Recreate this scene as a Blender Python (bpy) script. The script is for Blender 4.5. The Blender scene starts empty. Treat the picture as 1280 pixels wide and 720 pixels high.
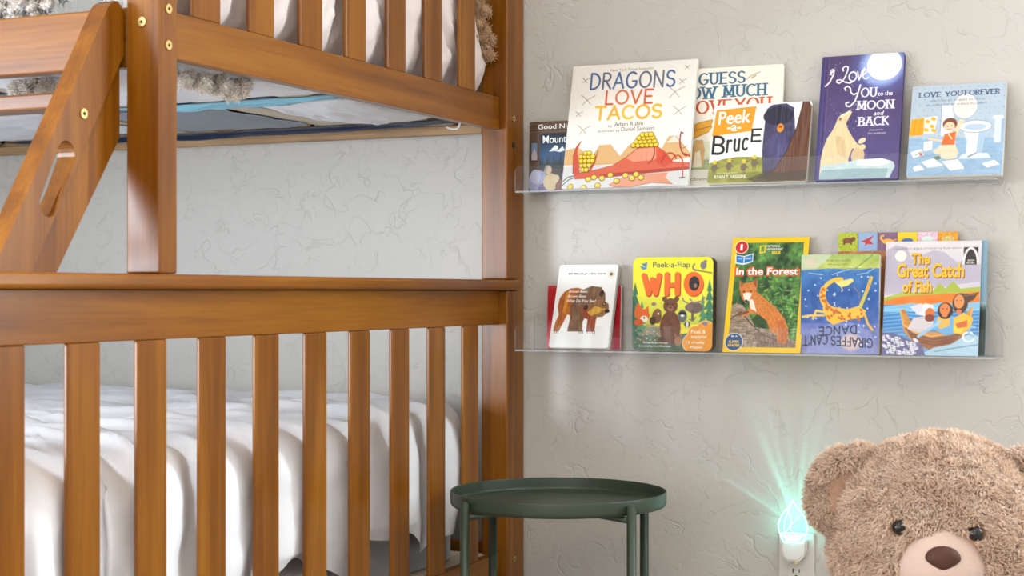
import bpy, bmesh, math, random
import numpy as np
from mathutils import Vector, Matrix
random.seed(7)
C = bpy.context.scene.collection
PI = math.pi
R = math.radians
SC = bpy.context.scene

# ------------------------------------------------------------------ camera, world, lights, exposure
cam = bpy.data.cameras.new('camera'); camo = bpy.data.objects.new('camera', cam); C.objects.link(camo)
camo.location = (0, -3.08, 0.9); camo.rotation_euler = (R(90), 0, R(24.5))
cam.sensor_width = 36; cam.lens = 36*2002/1280; cam.shift_y = 5/1280
cam.clip_start = 0.05
cam.dof.use_dof = True; cam.dof.focus_distance = 3.12; cam.dof.aperture_fstop = 9
SC.camera = camo
SC.view_settings.view_transform = 'Standard'; SC.view_settings.look = 'None'
SC.view_settings.gamma = 1; SC.view_settings.use_curve_mapping = False
SC.view_settings.exposure = -0.15
w = bpy.data.worlds.new('world'); SC.world = w; w.use_nodes = True
w.node_tree.nodes['Background'].inputs[0].default_value = (.75, .87, 1, 1)
w.node_tree.nodes['Background'].inputs[1].default_value = 1.0

def area(name, loc, rot, sx, sy, power, col):
    l = bpy.data.lights.new(name, 'AREA'); l.shape = 'RECTANGLE'; l.size = sx; l.size_y = sy
    l.energy = power; l.color = col
    o = bpy.data.objects.new(name, l); C.objects.link(o); o.location = loc; o.rotation_euler = rot
    return o
area('window_daylight', (0.72, 0.07, 1.5), (R(-90), 0, 0), 1.05, 1.3, 100, (.82, .92, 1))              # window in the shelf wall, right of the view
area('window_daylight', (-.02, -4.62, 1.5), (R(90), 0, 0), 1.9, 1.25, 28, (1, .95, .89))                 # window opposite the shelf wall
area('window_daylight', (-3.48, -3.6, .93), (R(90), 0, R(-90)), 1.75, 1.15, 265, (.80, .90, 1))             # window in the left wall
area('ceiling_lamp_light', (-0.55, -2.2, 2.36), (0, 0, 0), .5, .5, 14, (1, .83, .66))

# ------------------------------------------------------------------ helpers
def tag(o, label=None, cat=None, group=None, kind=None):
    if label: o['label'] = label
    if cat: o['category'] = cat
    if group: o['group'] = group
    if kind: o['kind'] = kind
    return o
def thing(name, label, cat, loc=(0, 0, 0), rot=(0, 0, 0), group=None):
    o = bpy.data.objects.new(name, None); C.objects.link(o); o.empty_display_size = .05
    o.location = loc; o.rotation_euler = rot
    return tag(o, label, cat, group)
def link(name, me, mat, parent=None, smooth=False):
    o = bpy.data.objects.new(name, me); C.objects.link(o)
    for m in (mat if isinstance(mat, (list, tuple)) else [mat]): me.materials.append(m)
    if smooth:
        me.polygons.foreach_set('use_smooth', [True]*len(me.polygons))
    if parent: o.parent = parent
    return o
def obj(name, bm, mat, parent=None, smooth=False, local=False):
    """bm in world coordinates unless local; links it as one mesh under parent (parents are unrotated when not local)"""
    if parent is not None and not local:
        off = Vector(parent.location); p = parent.parent
        while p is not None: off = off + Vector(p.location); p = p.parent
        bmesh.ops.translate(bm, verts=bm.verts, vec=-off)
    me = bpy.data.meshes.new(name); bm.to_mesh(me); bm.free()
    return link(name, me, mat, parent, smooth)
def BM(): return bmesh.new()
def box(bm, x0, x1, y0, y1, z0, z1, bev=0, seg=2):
    r = bmesh.ops.create_cube(bm, size=1)
    vs = r['verts']
    for v in vs:
        v.co = Vector(((x0+x1)/2+v.co.x*(x1-x0), (y0+y1)/2+v.co.y*(y1-y0), (z0+z1)/2+v.co.z*(z1-z0)))
    if bev:
        es = list({e for v in vs for e in v.link_edges})
        bmesh.ops.bevel(bm, geom=es, offset=bev, segments=seg, affect='EDGES', profile=.5)
    return bm
def cyl(bm, a, b, r, n=20, r2=None):
    a = Vector(a); b = Vector(b); d = b-a
    m = Matrix.Translation((a+b)/2) @ d.to_track_quat('Z', 'Y').to_matrix().to_4x4()
    bmesh.ops.create_cone(bm, cap_ends=True, segments=n, radius1=r, radius2=r if r2 is None else r2, depth=d.length, matrix=m)
    return bm
def lathe(bm, prof, c=(0, 0, 0), n=64):
    rings = []
    for r, z in prof:
        if r < 1e-6: rings.append([bm.verts.new((c[0], c[1], c[2]+z))])
        else: rings.append([bm.verts.new((c[0]+r*math.cos(2*PI*i/n), c[1]+r*math.sin(2*PI*i/n), c[2]+z)) for i in range(n)])
    for A, B in zip(rings, rings[1:]):
        for i in range(n):
            j = (i+1) % n
            if len(A) == 1 and len(B) == 1: continue
            if len(A) == 1: bm.faces.new((A[0], B[j], B[i]))
            elif len(B) == 1: bm.faces.new((A[i], A[j], B[0]))
            else: bm.faces.new((A[i], A[j], B[j], B[i]))
    bmesh.ops.recalc_face_normals(bm, faces=bm.faces)
    return bm
def board(bm, outer, holes, axis_fn, t0, t1):
    """flat board with holes: outlines in 2D, axis_fn(u, v, t) -> world point, thickness from t0 to t1"""
    loops = [outer]+holes
    es = []
    for lp in loops:
        vs = [bm.verts.new(axis_fn(u, v, t0)) for u, v in lp]
        es += [bm.edges.new((vs[i], vs[(i+1) % len(vs)])) for i in range(len(vs))]
    r = bmesh.ops.triangle_fill(bm, use_beauty=True, use_dissolve=False, edges=es)
    fs = [g for g in r['geom'] if isinstance(g, bmesh.types.BMFace)]
    ex = bmesh.ops.extrude_face_region(bm, geom=fs)
    d = Vector(axis_fn(0, 0, t1))-Vector(axis_fn(0, 0, t0))
    bmesh.ops.translate(bm, verts=[g for g in ex['geom'] if isinstance(g, bmesh.types.BMVert)], vec=d)
    bmesh.ops.recalc_face_normals(bm, faces=bm.faces)
    return bm
def np_mesh(name, V, F):
    """V (n,3) float, F (m,k) int quads or triangles"""
    me = bpy.data.meshes.new(name)
    V = np.asarray(V, np.float32); F = np.asarray(F, np.int32)
    me.vertices.add(len(V)); me.vertices.foreach_set('co', V.ravel())
    k = F.shape[1]
    me.loops.add(F.size); me.loops.foreach_set('vertex_index', F.ravel())
    me.polygons.add(len(F)); me.polygons.foreach_set('loop_start', np.arange(0, F.size, k, dtype=np.int32))
    try: me.polygons.foreach_set('loop_total', np.full(len(F), k, np.int32))
    except Exception: pass
    me.update(calc_edges=True); me.validate()
    return me
def grid_faces(nu, nv, wrap=False):
    i = np.arange(nu-1)[:, None]; j = np.arange(nv if wrap else nv-1)[None, :]
    j2 = (j+1) % nv
    return np.stack(np.broadcast_arrays(i*nv+j, (i+1)*nv+j, (i+1)*nv+j2, i*nv+j2), -1).reshape(-1, 4)
_rs = np.random.RandomState(3)
_LAT = _rs.rand(256, 256)
def vnoise(x, y):
    xi = np.floor(x).astype(int); yi = np.floor(y).astype(int); fx = x-xi; fy = y-yi
    fx = fx*fx*(3-2*fx); fy = fy*fy*(3-2*fy)
    g = lambda a, b: _LAT[a % 256, b % 256]
    return (g(xi, yi)*(1-fx)+g(xi+1, yi)*fx)*(1-fy)+(g(xi, yi+1)*(1-fx)+g(xi+1, yi+1)*fx)*fy
def fbm(x, y, o=4):
    s = 0; a = .5
    for k in range(o):
        s = s+a*vnoise(x*2**k+17.3*k, y*2**k+5.1*k); a *= .5
    return s
def lin(c):
    c = np.asarray(c, float)/255
    return np.where(c <= .04045, c/12.92, ((c+.055)/1.055)**2.4)

# ------------------------------------------------------------------ materials
def mat(name, col, rough=.5, metal=0, spec=.5, **kw):
    m = bpy.data.materials.new(name); m.use_nodes = True
    b = m.node_tree.nodes['Principled BSDF']
    b.inputs['Base Color'].default_value = (*col, 1); b.inputs['Roughness'].default_value = rough
    b.inputs['Metallic'].default_value = metal; b.inputs['Specular IOR Level'].default_value = spec
    for k, v in kw.items(): b.inputs[k].default_value = v
    return m
def N(m, t, **kw):
    n = m.node_tree.nodes.new(t)
    for k, v in kw.items(): setattr(n, k, v)
    return n
def L(m, a, b): m.node_tree.links.new(a, b)
def ramp(m, fac, stops):
    n = N(m, 'ShaderNodeValToRGB'); e = n.color_ramp.elements
    while len(e) < len(stops): e.new(.5)
    for q, (p, c) in zip(e, stops): q.position = p; q.color = (*c, 1) if len(c) == 3 else c
    L(m, fac, n.inputs[0]); return n
def math_(m, op, a, b=None, c=None):
    n = N(m, 'ShaderNodeMath', operation=op)
    for i, v in enumerate((a, b, c)):
        if v is None: continue
        if isinstance(v, (int, float)): n.inputs[i].default_value = v
        else: L(m, v, n.inputs[i])
    return n.outputs[0]
def noise(m, vec, scale, detail=4, rough=.55, dist=0):
    n = N(m, 'ShaderNodeTexNoise'); n.inputs['Scale'].default_value = scale; n.inputs['Detail'].default_value = detail
    n.inputs['Roughness'].default_value = rough; n.inputs['Distortion'].default_value = dist
    if vec is not None: L(m, vec, n.inputs['Vector'])
    return n
def bump(m, h, strength, dist, normal=None):
    n = N(m, 'ShaderNodeBump'); n.inputs['Strength'].default_value = strength; n.inputs['Distance'].default_value = dist
    L(m, h, n.inputs['Height'])
    if normal is not None: L(m, normal, n.inputs['Normal'])
    return n.outputs[0]
def bsdf(m): return m.node_tree.nodes['Principled BSDF']
def wood(name, axis, c0, c1, c2, rough=.3, coat=.12):
    m = mat(name, c1, rough)
    tc = N(m, 'ShaderNodeTexCoord'); oi = N(m, 'ShaderNodeObjectInfo')
    add = N(m, 'ShaderNodeVectorMath', operation='ADD'); L(m, tc.outputs['Object'], add.inputs[0])
    sc = N(m, 'ShaderNodeVectorMath', operation='SCALE'); sc.inputs['Scale'].default_value = 9
    cb = N(m, 'ShaderNodeCombineXYZ')
    for i in range(3): L(m, oi.outputs['Random'], cb.inputs[i])
    L(m, cb.outputs[0], sc.inputs[0]); L(m, sc.outputs[0], add.inputs[1])
    mp = N(m, 'ShaderNodeMapping'); s = [38, 38, 38]; s['XYZ'.index(axis)] = 1.6
    mp.inputs['Scale'].default_value = s; L(m, add.outputs[0], mp.inputs['Vector'])
    big = noise(m, mp.outputs[0], .55, 3, .5, .9); fine = noise(m, mp.outputs[0], 5, 3, .6)
    mp2 = N(m, 'ShaderNodeMapping'); s = [9, 9, 9]; s['XYZ'.index(axis)] = 1.8
    mp2.inputs['Scale'].default_value = s; L(m, add.outputs[0], mp2.inputs['Vector'])
    blot = noise(m, mp2.outputs[0], 1, 2)
    f = math_(m, 'ADD', math_(m, 'MULTIPLY', big.outputs[0], .5), math_(m, 'MULTIPLY', fine.outputs[0], .22))
    f = math_(m, 'ADD', f, math_(m, 'MULTIPLY', blot.outputs[0], .3))
    rp = ramp(m, f, [(.40, c0), (.51, c1), (.62, c2)])
    b = bsdf(m); L(m, rp.outputs[0], b.inputs['Base Color'])
    b.inputs['Specular IOR Level'].default_value = .24; b.inputs['Coat Weight'].default_value = coat; b.inputs['Coat Roughness'].default_value = .28
    L(m, bump(m, fine.outputs[0], .08, .001), b.inputs['Normal'])
    return m
OAK = [(.13, .037, .001), (.205, .065, .002), (.28, .10, .006)]
WOODX = wood('stained_wood_x', 'X', *OAK); WOODY = wood('stained_wood_y', 'Y', *OAK); WOODZ = wood('stained_wood_z', 'Z', *OAK)
RAWX = wood('raw_wood_x', 'X', (.30, .17, .08), (.42, .26, .13), (.52, .35, .19), .5, 0)
PALE = wood('pale_bed_slat', 'Y', (.52, .43, .33), (.64, .55, .44), (.72, .64, .54), .6, 0)
BRASS = mat('brass', (.78, .56, .22), .25, 1); HOLE = mat('dark_hole', (.02, .012, .008), .7)
def plaster(name, col):
    m = mat(name, col, .62, spec=.3)
    tc = N(m, 'ShaderNodeTexCoord')
    w1 = noise(m, tc.outputs['Object'], 12, 5, .55, .6)
    a = math_(m, 'ABSOLUTE', math_(m, 'SUBTRACT', w1.outputs[0], .5))
    line = math_(m, 'SUBTRACT', 1, math_(m, 'MULTIPLY', a, 80)); line = math_(m, 'MAXIMUM', line, 0)
    w2 = noise(m, tc.outputs['Object'], 5.5, 4, .5, .4)
    b2 = math_(m, 'ABSOLUTE', math_(m, 'SUBTRACT', w2.outputs[0], .47))
    line2 = math_(m, 'MAXIMUM', math_(m, 'SUBTRACT', 1, math_(m, 'MULTIPLY', b2, 110)), 0)
    mask = noise(m, tc.outputs['Object'], 14, 2)
    mk = ramp(m, mask.outputs[0], [(.45, (0, 0, 0)), (.58, (1, 1, 1))])
    lines = math_(m, 'MULTIPLY', math_(m, 'MAXIMUM', line, line2), mk.outputs[0])
    step = ramp(m, w1.outputs[0], [(.485, (0, 0, 0)), (.515, (1, 1, 1))])
    fine = noise(m, tc.outputs['Object'], 60, 4)
    h = math_(m, 'ADD', math_(m, 'MULTIPLY', lines, -.9), math_(m, 'MULTIPLY', step.outputs[0], .35))
    h = math_(m, 'ADD', h, math_(m, 'MULTIPLY', fine.outputs[0], .30))
    L(m, bump(m, h, .5, .0028), bsdf(m).inputs['Normal'])
    return m
WALL = plaster('wall_plaster', (.565, .535, .495))
CEIL = mat('ceiling_paint', (.75, .73, .70), .8)
TRIMW = mat('white_trim', (.8, .79, .77), .4)
def carpet():
    m = mat('carpet', (.38, .33, .28), .95); tc = N(m, 'ShaderNodeTexCoord')
    n = noise(m, tc.outputs['Object'], 250, 3); rp = ramp(m, n.outputs[0], [(.3, (.28, .24, .2)), (.7, (.47, .42, .36))])
    L(m, rp.outputs[0], bsdf(m).inputs['Base Color']); L(m, bump(m, n.outputs[0], .8, .004), bsdf(m).inputs['Normal']); return m
CARPET = carpet()
def cloth(name, col, scale=420, strength=.25, sheen=.15):
    m = mat(name, col, .85, spec=.2); tc = N(m, 'ShaderNodeTexCoord')
    n = noise(m, tc.outputs['Object'], scale, 2); n2 = noise(m, tc.outputs['Object'], 22, 3, .5, .6)
    h = math_(m, 'ADD', math_(m, 'MULTIPLY', n.outputs[0], .12), n2.outputs[0])
    L(m, bump(m, h, strength, .004), bsdf(m).inputs['Normal']); bsdf(m).inputs['Sheen Weight'].default_value = sheen
    return m
WHITE = cloth('white_cotton', (.80, .80, .83)); PINK = cloth('blush_cotton', (.74, .64, .61)); LINEN = cloth('white_sheet', (.76, .77, .82), 300)
GREYC = cloth('grey_fabric', (.42, .41, .42)); BLUEM = mat('blue_heather', (.2, .3, .42), .9)
NAVY = cloth('navy_fabric', (.012, .02, .05)); GREYB = cloth('slate_fabric', (.17, .20, .25)); TEAL = cloth('teal_knit', (.2, .42, .52), 160, .6)
def heather():
    m = BLUEM; tc = N(m, 'ShaderNodeTexCoord'); n = noise(m, tc.outputs['Object'], 220, 3)
    rp = ramp(m, n.outputs[0], [(.35, (.05, .10, .2)), (.65, (.32, .44, .58))]); L(m, rp.outputs[0], bsdf(m).inputs['Base Color'])
heather()
GREEN = mat('green_powder_coat', (.034, .050, .030), .4, spec=.45)
def fleece(name, c0, c1):
    m = mat(name, c1, .95, spec=.1); tc = N(m, 'ShaderNodeTexCoord'); n = noise(m, tc.outputs['Object'], 38, 4)
    rp = ramp(m, n.outputs[0], [(.35, c0), (.62, c1)]); L(m, rp.outputs[0], bsdf(m).inputs['Base Color'])
    n2 = noise(m, tc.outputs['Object'], 130, 3); L(m, bump(m, n2.outputs[0], .9, .006), bsdf(m).inputs['Normal']); bsdf(m).inputs['Sheen Weight'].default_value = .3
    return m
TAN = fleece('tan_fleece', (.30, .15, .07), (.54, .33, .19)); CREAM = fleece('cream_fleece', (.62, .48, .36), (.9, .85, .8))
def acrylic(name, tint, haze):
    m = bpy.data.materials.new(name); m.use_nodes = True; nt = m.node_tree
    nt.nodes.remove(nt.nodes['Principled BSDF']); out = nt.nodes['Material Output']
    tr = N(m, 'ShaderNodeBsdfTransparent'); tr.inputs[0].default_value = (*tint, 1)
    di = N(m, 'ShaderNodeBsdfDiffuse'); di.inputs[0].default_value = (.85, .87, .9, 1)
    mx = N(m, 'ShaderNodeMixShader'); mx.inputs[0].default_value = haze; L(m, tr.outputs[0], mx.inputs[1]); L(m, di.outputs[0], mx.inputs[2])
    gl = N(m, 'ShaderNodeBsdfGlossy'); gl.inputs['Roughness'].default_value = .04
    fr = N(m, 'ShaderNodeFresnel'); fr.inputs['IOR'].default_value = 1.33
    ge = N(m, 'ShaderNodeNewGeometry'); ff = math_(m, 'MULTIPLY', fr.outputs[0], math_(m, 'SUBTRACT', 1, ge.outputs['Backfacing']))   # entry faces only
    m2 = N(m, 'ShaderNodeMixShader'); L(m, ff, m2.inputs[0]); L(m, mx.outputs[0], m2.inputs[1]); L(m, gl.outputs[0], m2.inputs[2])
    L(m, m2.outputs[0], out.inputs[0]); return m
ACRYL = acrylic('clear_acrylic', (.985, .988, .99), .012); ACEDGE = acrylic('acrylic_edge', (.93, .95, .97), .30)
def printed():
    m = mat('printed_cover', (.5, .5, .5), .38, spec=.4)
    a = N(m, 'ShaderNodeAttribute'); a.attribute_name = 'art'; L(m, a.outputs['Color'], bsdf(m).inputs['Base Color']); return m
PRINT = printed()
def pages():
    m = mat('page_edges', (.8, .76, .68), .8); tc = N(m, 'ShaderNodeTexCoord'); mp = N(m, 'ShaderNodeMapping')
    mp.inputs['Scale'].default_value = (4, 900, 4); L(m, tc.outputs['Object'], mp.inputs[0]); n = noise(m, mp.outputs[0], 1, 2)
    rp = ramp(m, n.outputs[0], [(.35, (.6, .55, .47)), (.6, (.84, .80, .73))]); L(m, rp.outputs[0], bsdf(m).inputs['Base Color']); return m
PAGES = pages()

# ------------------------------------------------------------------ the room
def struct(name, bm, m): o = obj(name, bm, m); o['kind'] = 'structure'; return o
XL, XR, YF, ZC = -3.55, 1.75, -4.7, 2.42
def wall_with_window(x0, x1, z0, z1, wx0, wx1, wz0, wz1, y0, y1):
    bm = BM()
    box(bm, x0, wx0, y0, y1, z0, z1); box(bm, wx1, x1, y0, y1, z0, z1)
    box(bm, wx0, wx1, y0, y1, z0, wz0); box(bm, wx0, wx1, y0, y1, wz1, z1); return bm
struct('wall_back', wall_with_window(XL, XR, 0, ZC, .18, 1.26, .82, 2.14, 0, .14), WALL)
struct('wall_front', wall_with_window(XL, XR, 0, ZC, -.98, .94, .86, 2.14, YF-.14, YF), WALL)
bm = BM(); xa, xb = XL-.14, XL
box(bm, xa, xb, YF-.14, -4.55, 0, ZC); box(bm, xa, xb, -2.65, .14, 0, ZC); box(bm, xa, xb, -4.55, -2.65, 0, .3); box(bm, xa, xb, -4.55, -2.65, 1.56, ZC)
struct('wall_left', bm, WALL)
struct('wall_right', box(BM(), XR, XR+.14, YF-.14, .14, 0, ZC), WALL)
struct('floor', box(BM(), XL-.14, XR+.14, YF-.14, .14, -.12, 0), CARPET)
struct('ceiling', box(BM(), XL-.14, XR+.14, YF-.14, .14, ZC, ZC+.12), CEIL)
def window(name, x0, x1, z0, z1, ya, yb):
    bm = BM()
    box(bm, x0, x1, ya, yb, z0, z0+.05, .004); box(bm, x0, x1, ya, yb, z1-.05, z1, .004)
    box(bm, x0, x0+.05, ya, yb, z0+.05, z1-.05, .004); box(bm, x1-.05, x1, ya, yb, z0+.05, z1-.05, .004)
    m = (x0+x1)/2; box(bm, m-.02, m+.02, ya, yb, z0+.05, z1-.05, .004)
    struct(name, bm, TRIMW)
window('window_1', .18, 1.26, .82, 2.14, .085, .125)
window('window_2', -.98, .94, .86, 2.14, YF-.125, YF-.085)
bm = BM()
for q in ((-4.55, -4.5), (-3.62, -3.58), (-2.7, -2.65)): box(bm, XL-.12, XL-.08, q[0], q[1], .35, 1.51, .004)
for q in ((.30, .35), (1.51, 1.56)): box(bm, XL-.12, XL-.08, -4.55, -2.65, q[0], q[1], .004)
struct('window_3', bm, TRIMW)
struct('baseboard_back', box(BM(), XL, XR, -.014, -.0005, 0, .085, .003), TRIMW)
struct('baseboard_right', box(BM(), XR-.014, XR-.0005, YF, -.015, 0, .085, .003), TRIMW)

# ------------------------------------------------------------------ bunk bed
BX = -1.37                                                             # outer face of the posts
bed = thing('bunk_bed', 'honey stained wooden bunk bed standing against the textured wall', 'bunk bed', (-1.4, -.8, 0))
def bolt(parent, p, ax, r=.0068, head=BRASS):
    d = Vector(ax); p = Vector(p)
    bm = BM(); cyl(bm, p-d*.004, p+d*.0022, r, 20)
    obj('bolt', bm, head, parent); bm = BM(); cyl(bm, p+d*.002, p+d*.0027, r*.36, 6); obj('bolt_socket', bm, HOLE, parent)
# posts
lp = obj('post', box(BM(), BX-.059, BX, -.097, -.047, 0, .903, .003), WOODZ, bed)
obj('post_back_strip', box(BM(), BX-.05, BX-.004, -.0465, -.005, 0, 1.75, .003), WOODZ, bed)
np_ = obj('post', box(BM(), BX-.059, BX, -1.72, -1.66, 0, .903, .003), WOODZ, bed)
up1 = obj('post', box(BM(), BX-.059, BX, -.097, -.05, .9255, 1.75, .003), WOODZ, bed)
up2 = obj('post', box(BM(), BX-.058, BX, -1.255, -1.2146, .9255, 1.75, .003), WOODZ, bed)
bolt(up1, (BX, -.068, 1.258), (1, 0, 0)); bolt(up1, (BX, -.068, 1.204), (1, 0, 0), .006, HOLE)
bolt(up2, (BX, -1.237, 1.297), (1, 0, 0)); bolt(up2, (BX, -1.237, 1.246), (1, 0, 0))
bolt(up2, (-1.400, -1.255, 1.278), (0, -1, 0)); bolt(lp, (BX, -.066, .348), (1, 0, 0))
# lower end panel
RP = -1.388
obj('end_rail', box(BM(), RP-.024, RP, -1.66, -.097, .833, .904, .002), WOODY, bed)
obj('top_cap', box(BM(), BX-.094, BX+.006, -1.73, -.036, .904, .925, .006, 3), WOODY, bed)
obj('bottom_rail', box(BM(), RP-.024, RP, -1.66, -.097, .27, .362, .002), WOODY, bed)
for k in range(-1, 11):
    y0 = -.259-k*.1457
    if y0 < -1.65: continue
    obj('slat', box(BM(), RP-.009, RP-.001, y0, y0+.066, .362, .833, .0025), WOODZ, bed) if k >= 0 else None
# upper end panel
obj('upper_end_rail', box(BM(), RP-.022, RP, -1.2146, -.097, 1.2336, 1.300, .0015), WOODY, bed)
obj('upper_top_rail', box(BM(), RP-.022, RP, -1.2146, -.097, 1.63, 1.70, .002), WOODY, bed)
for k in range(7):
    y0 = -.276-k*.1457
    obj('slat', box(BM(), RP-.009, RP-.001, y0, y0+.069, 1.300, 1.63, .0025), WOODZ, bed)
# long rails of the upper bunk
br = obj('back_rail', box(BM(), -3.4, BX-.0595, -.072, -.050, 1.232, 1.34, .002), RAWX, bed)
obj('ledge', box(BM(), -3.4, BX-.0595, -.094, -.0725, 1.2285, 1.247, .0015), RAWX, br)
for x in (-1.465, -1.60, -1.685, -1.85, -1.905, -2.30, -2.72):
    bm = BM(); cyl(bm, (x, -.0722, 1.262), (x, -.0735, 1.262), .0052, 14); obj('bolt_hole', bm, HOLE, br)
obj('side_rail', box(BM(), -3.4, BX-.0585, -1.250, -1.226, 1.2165, 1.302, .003), WOODX, bed)
obj('guard_rail', box(BM(), -3.4, BX-.0585, -1.250, -1.226, 1.56, 1.62, .003), WOODX, bed)
sl = obj('side_ledge', box(BM(), -3.4, BX-.0595, -1.2255, -1.205, 1.2285, 1.247, .0015), RAWX, bed)
for x in (-1.53, -1.72, -1.93, -2.13, -2.34, -2.55, -2.76, -2.97, -3.18):
    obj('bed_slat', box(BM(), x-.034, x+.034, -1.2245, -.0735, 1.2475, 1.2605, .002), PALE, bed)
# lower bunk: side rails, far end
obj('side_rail', box(BM(), -3.4, BX-.0595, -1.70, -1.675, .27, .38, .003), WOODX, bed)
obj('back_rail', box(BM(), -3.4, BX-.0595, -.075, -.05, .27, .38, .003), WOODX, bed)
obj('mattress_deck', box(BM(), -3.4, RP-.03, -1.67, -.08, .335, .358), PALE, bed)
for y0, y1 in ((-.097, -.047), (-1.72, -1.66)): obj('post', box(BM(), -3.46, -3.40, y0, y1, 0, .925, .003), WOODZ, bed)
for y0, y1 in ((-.097, -.05), (-1.255, -1.2146)): obj('post', box(BM(), -3.46, -3.40, y0, y1, .9255, 1.75, .003), WOODZ, bed)
obj('end_rail', box(BM(), -3.45, -3.42, -1.66, -.097, .75, .925, .003), WOODY, bed)
# ladder: a slanted side board with a hand slot, a second board behind it, rungs
LX = -1.432
def yz(x): return lambda u, v, t: (x+t, u, v)
def arcpts(cx, cy, rx, ry, a0, a1, n=10): return [(cx+rx*math.cos(R(a0+(a1-a0)*i/n)), cy+ry*math.sin(R(a0+(a1-a0)*i/n))) for i in range(n+1)]
from math import hypot
def PX(px, py):                                                        # photo pixel -> (y, z) on the ladder's plane
    a = -math.sin(R(24.5))+(px-640)/2002*math.cos(R(24.5)); b = math.cos(R(24.5))+(px-640)/2002*math.sin(R(24.5))
    d = LX/a; return (-3.08+d*b, .9+(365-py)*d/2002)
A0 = PX(0, 318); A1 = PX(125, 32); ZB = .9258
sl_ = (A1[0]-A0[0])/(A1[1]-A0[1])
def fy(z): return A0[0]+(z-A0[1])*sl_                                  # front edge of the ladder at height z
ztop = PX(140, 0)[1]; YB = min(PX(154.5, 60)[0], -1.2512)
W1 = .072
zc = A0[1]+(YB-W1-A0[0])/sl_
def fillet(P, rad, n=8):
    out = []
    for i, p in enumerate(P):
        r = rad[i]
        if r == 0: out.append(p); continue
        p = Vector(p); u = (Vector(P[i-1])-p).normalized(); v = (Vector(P[(i+1) % len(P)])-p).normalized()
        h = math.acos(max(-1, min(1, u.dot(v))))/2; d = r/math.tan(h); c = p+(u+v).normalized()*(r/math.sin(h)); s0 = p+u*d-c; s1 = p+v*d-c
        a0 = math.atan2(s0.y, s0.x); a1 = math.atan2(s1.y, s1.x); da = (a1-a0+PI) % (2*PI)-PI
        out += [(c.x+r*math.cos(a0+da*k/n), c.y+r*math.sin(a0+da*k/n)) for k in range(n+1)]
    return out
outer = fillet([(fy(ZB), ZB), (fy(ztop), ztop), (YB, ztop), (YB, zc), (fy(ZB)+W1, ZB)], [0, .03, .018, 0, 0])
sa, sb = PX(83, 192), PX(61, 255)
du = Vector((sb[0]-sa[0], sb[1]-sa[1])).normalized(); dn = Vector((-du.y, du.x)); r_ = .0175
slot = [tuple(Vector(sa)+dn*r_*math.cos(t)-du*r_*math.sin(t)) for t in [PI*i/10 for i in range(11)]] + \
       [tuple(Vector(sb)-dn*r_*math.cos(t)+du*r_*math.sin(t)) for t in [PI*i/10 for i in range(11)]]
WOODL = wood('stained_wood_slanted', 'Z', *OAK)
for x in (LX, -1.83):
    st = obj('ladder_side', board(BM(), outer, [slot], yz(x), -.030, 0), WOODL, bed)
    bm = BM(); back = [(fy(ZB)+W1-.006, ZB), (YB-.006, zc), (YB, zc+.006), (YB, PX(154, 172)[1]), (fy(ZB)+.128, ZB)]
    obj('ladder_backing', board(bm, back, [], yz(x), -.0295, -.007), WOODL, st)
    bp = PX(104, 142); bolt(st, (x, *bp), (1, 0, 0), .007)
for z in (1.16, .97):
    obj('ladder_rung', box(BM(), -1.83, LX-.0305, fy(z)+.012, fy(z)+.06, z-.011, z+.011, .003), WOODX, bed)

# ------------------------------------------------------------------ bedding
def soft_box(x0, x1, y0, y1, z0, z1, r, nx, ny, nz, fn):
    """top and four sides of a soft rounded block as one grid: rings from the hem up over the edge to the middle of the top"""
    per = []
    nseg = 2*(nx+ny)
    cx, cy = (x0+x1)/2, (y0+y1)/2; hx, hy = (x1-x0)/2, (y1-y0)/2
    def ring(rx, ry, rc):
        pts = []
        for k in range(nseg):
            t = k/nseg*4; s = int(t); f = t-s
            a = -1+2*f
            p = [(1, a), (-a, 1), (-1, -a), (a, -1)][s]
            X, Y = p[0]*rx, p[1]*ry
            ex, ey = max(abs(X)-(rx-rc), 0), max(abs(Y)-(ry-rc), 0)
            if ex > 0 and ey > 0:
                h = math.hypot(ex, ey); q = max(ex, ey)/h
                X = math.copysign(rx-rc+ex*q, X); Y = math.copysign(ry-rc+ey*q, Y)
            pts.append((cx+X, cy+Y))
        return pts
    rings = []
    for i in range(nz): rings.append((0, z0+(z1-r-z0)*i/nz))
    for i in range(13): a = PI/2*i/12; rings.append((r*(1-math.cos(a)), z1-r+r*math.sin(a)))
    m = min(hx, hy)-r
    for i in range(1, 41): rings.append((r+m*(i/40)**1.0*.985, z1))
    V = []
    for ins, z in rings: V += [(x, y, z) for x, y in ring(hx-ins, hy-ins, max(min(.10, min(hx, hy)-ins), .001))]
    V = np.array(V); V = fn(V)
    return V, grid_faces(len(rings), nseg, True)
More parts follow.
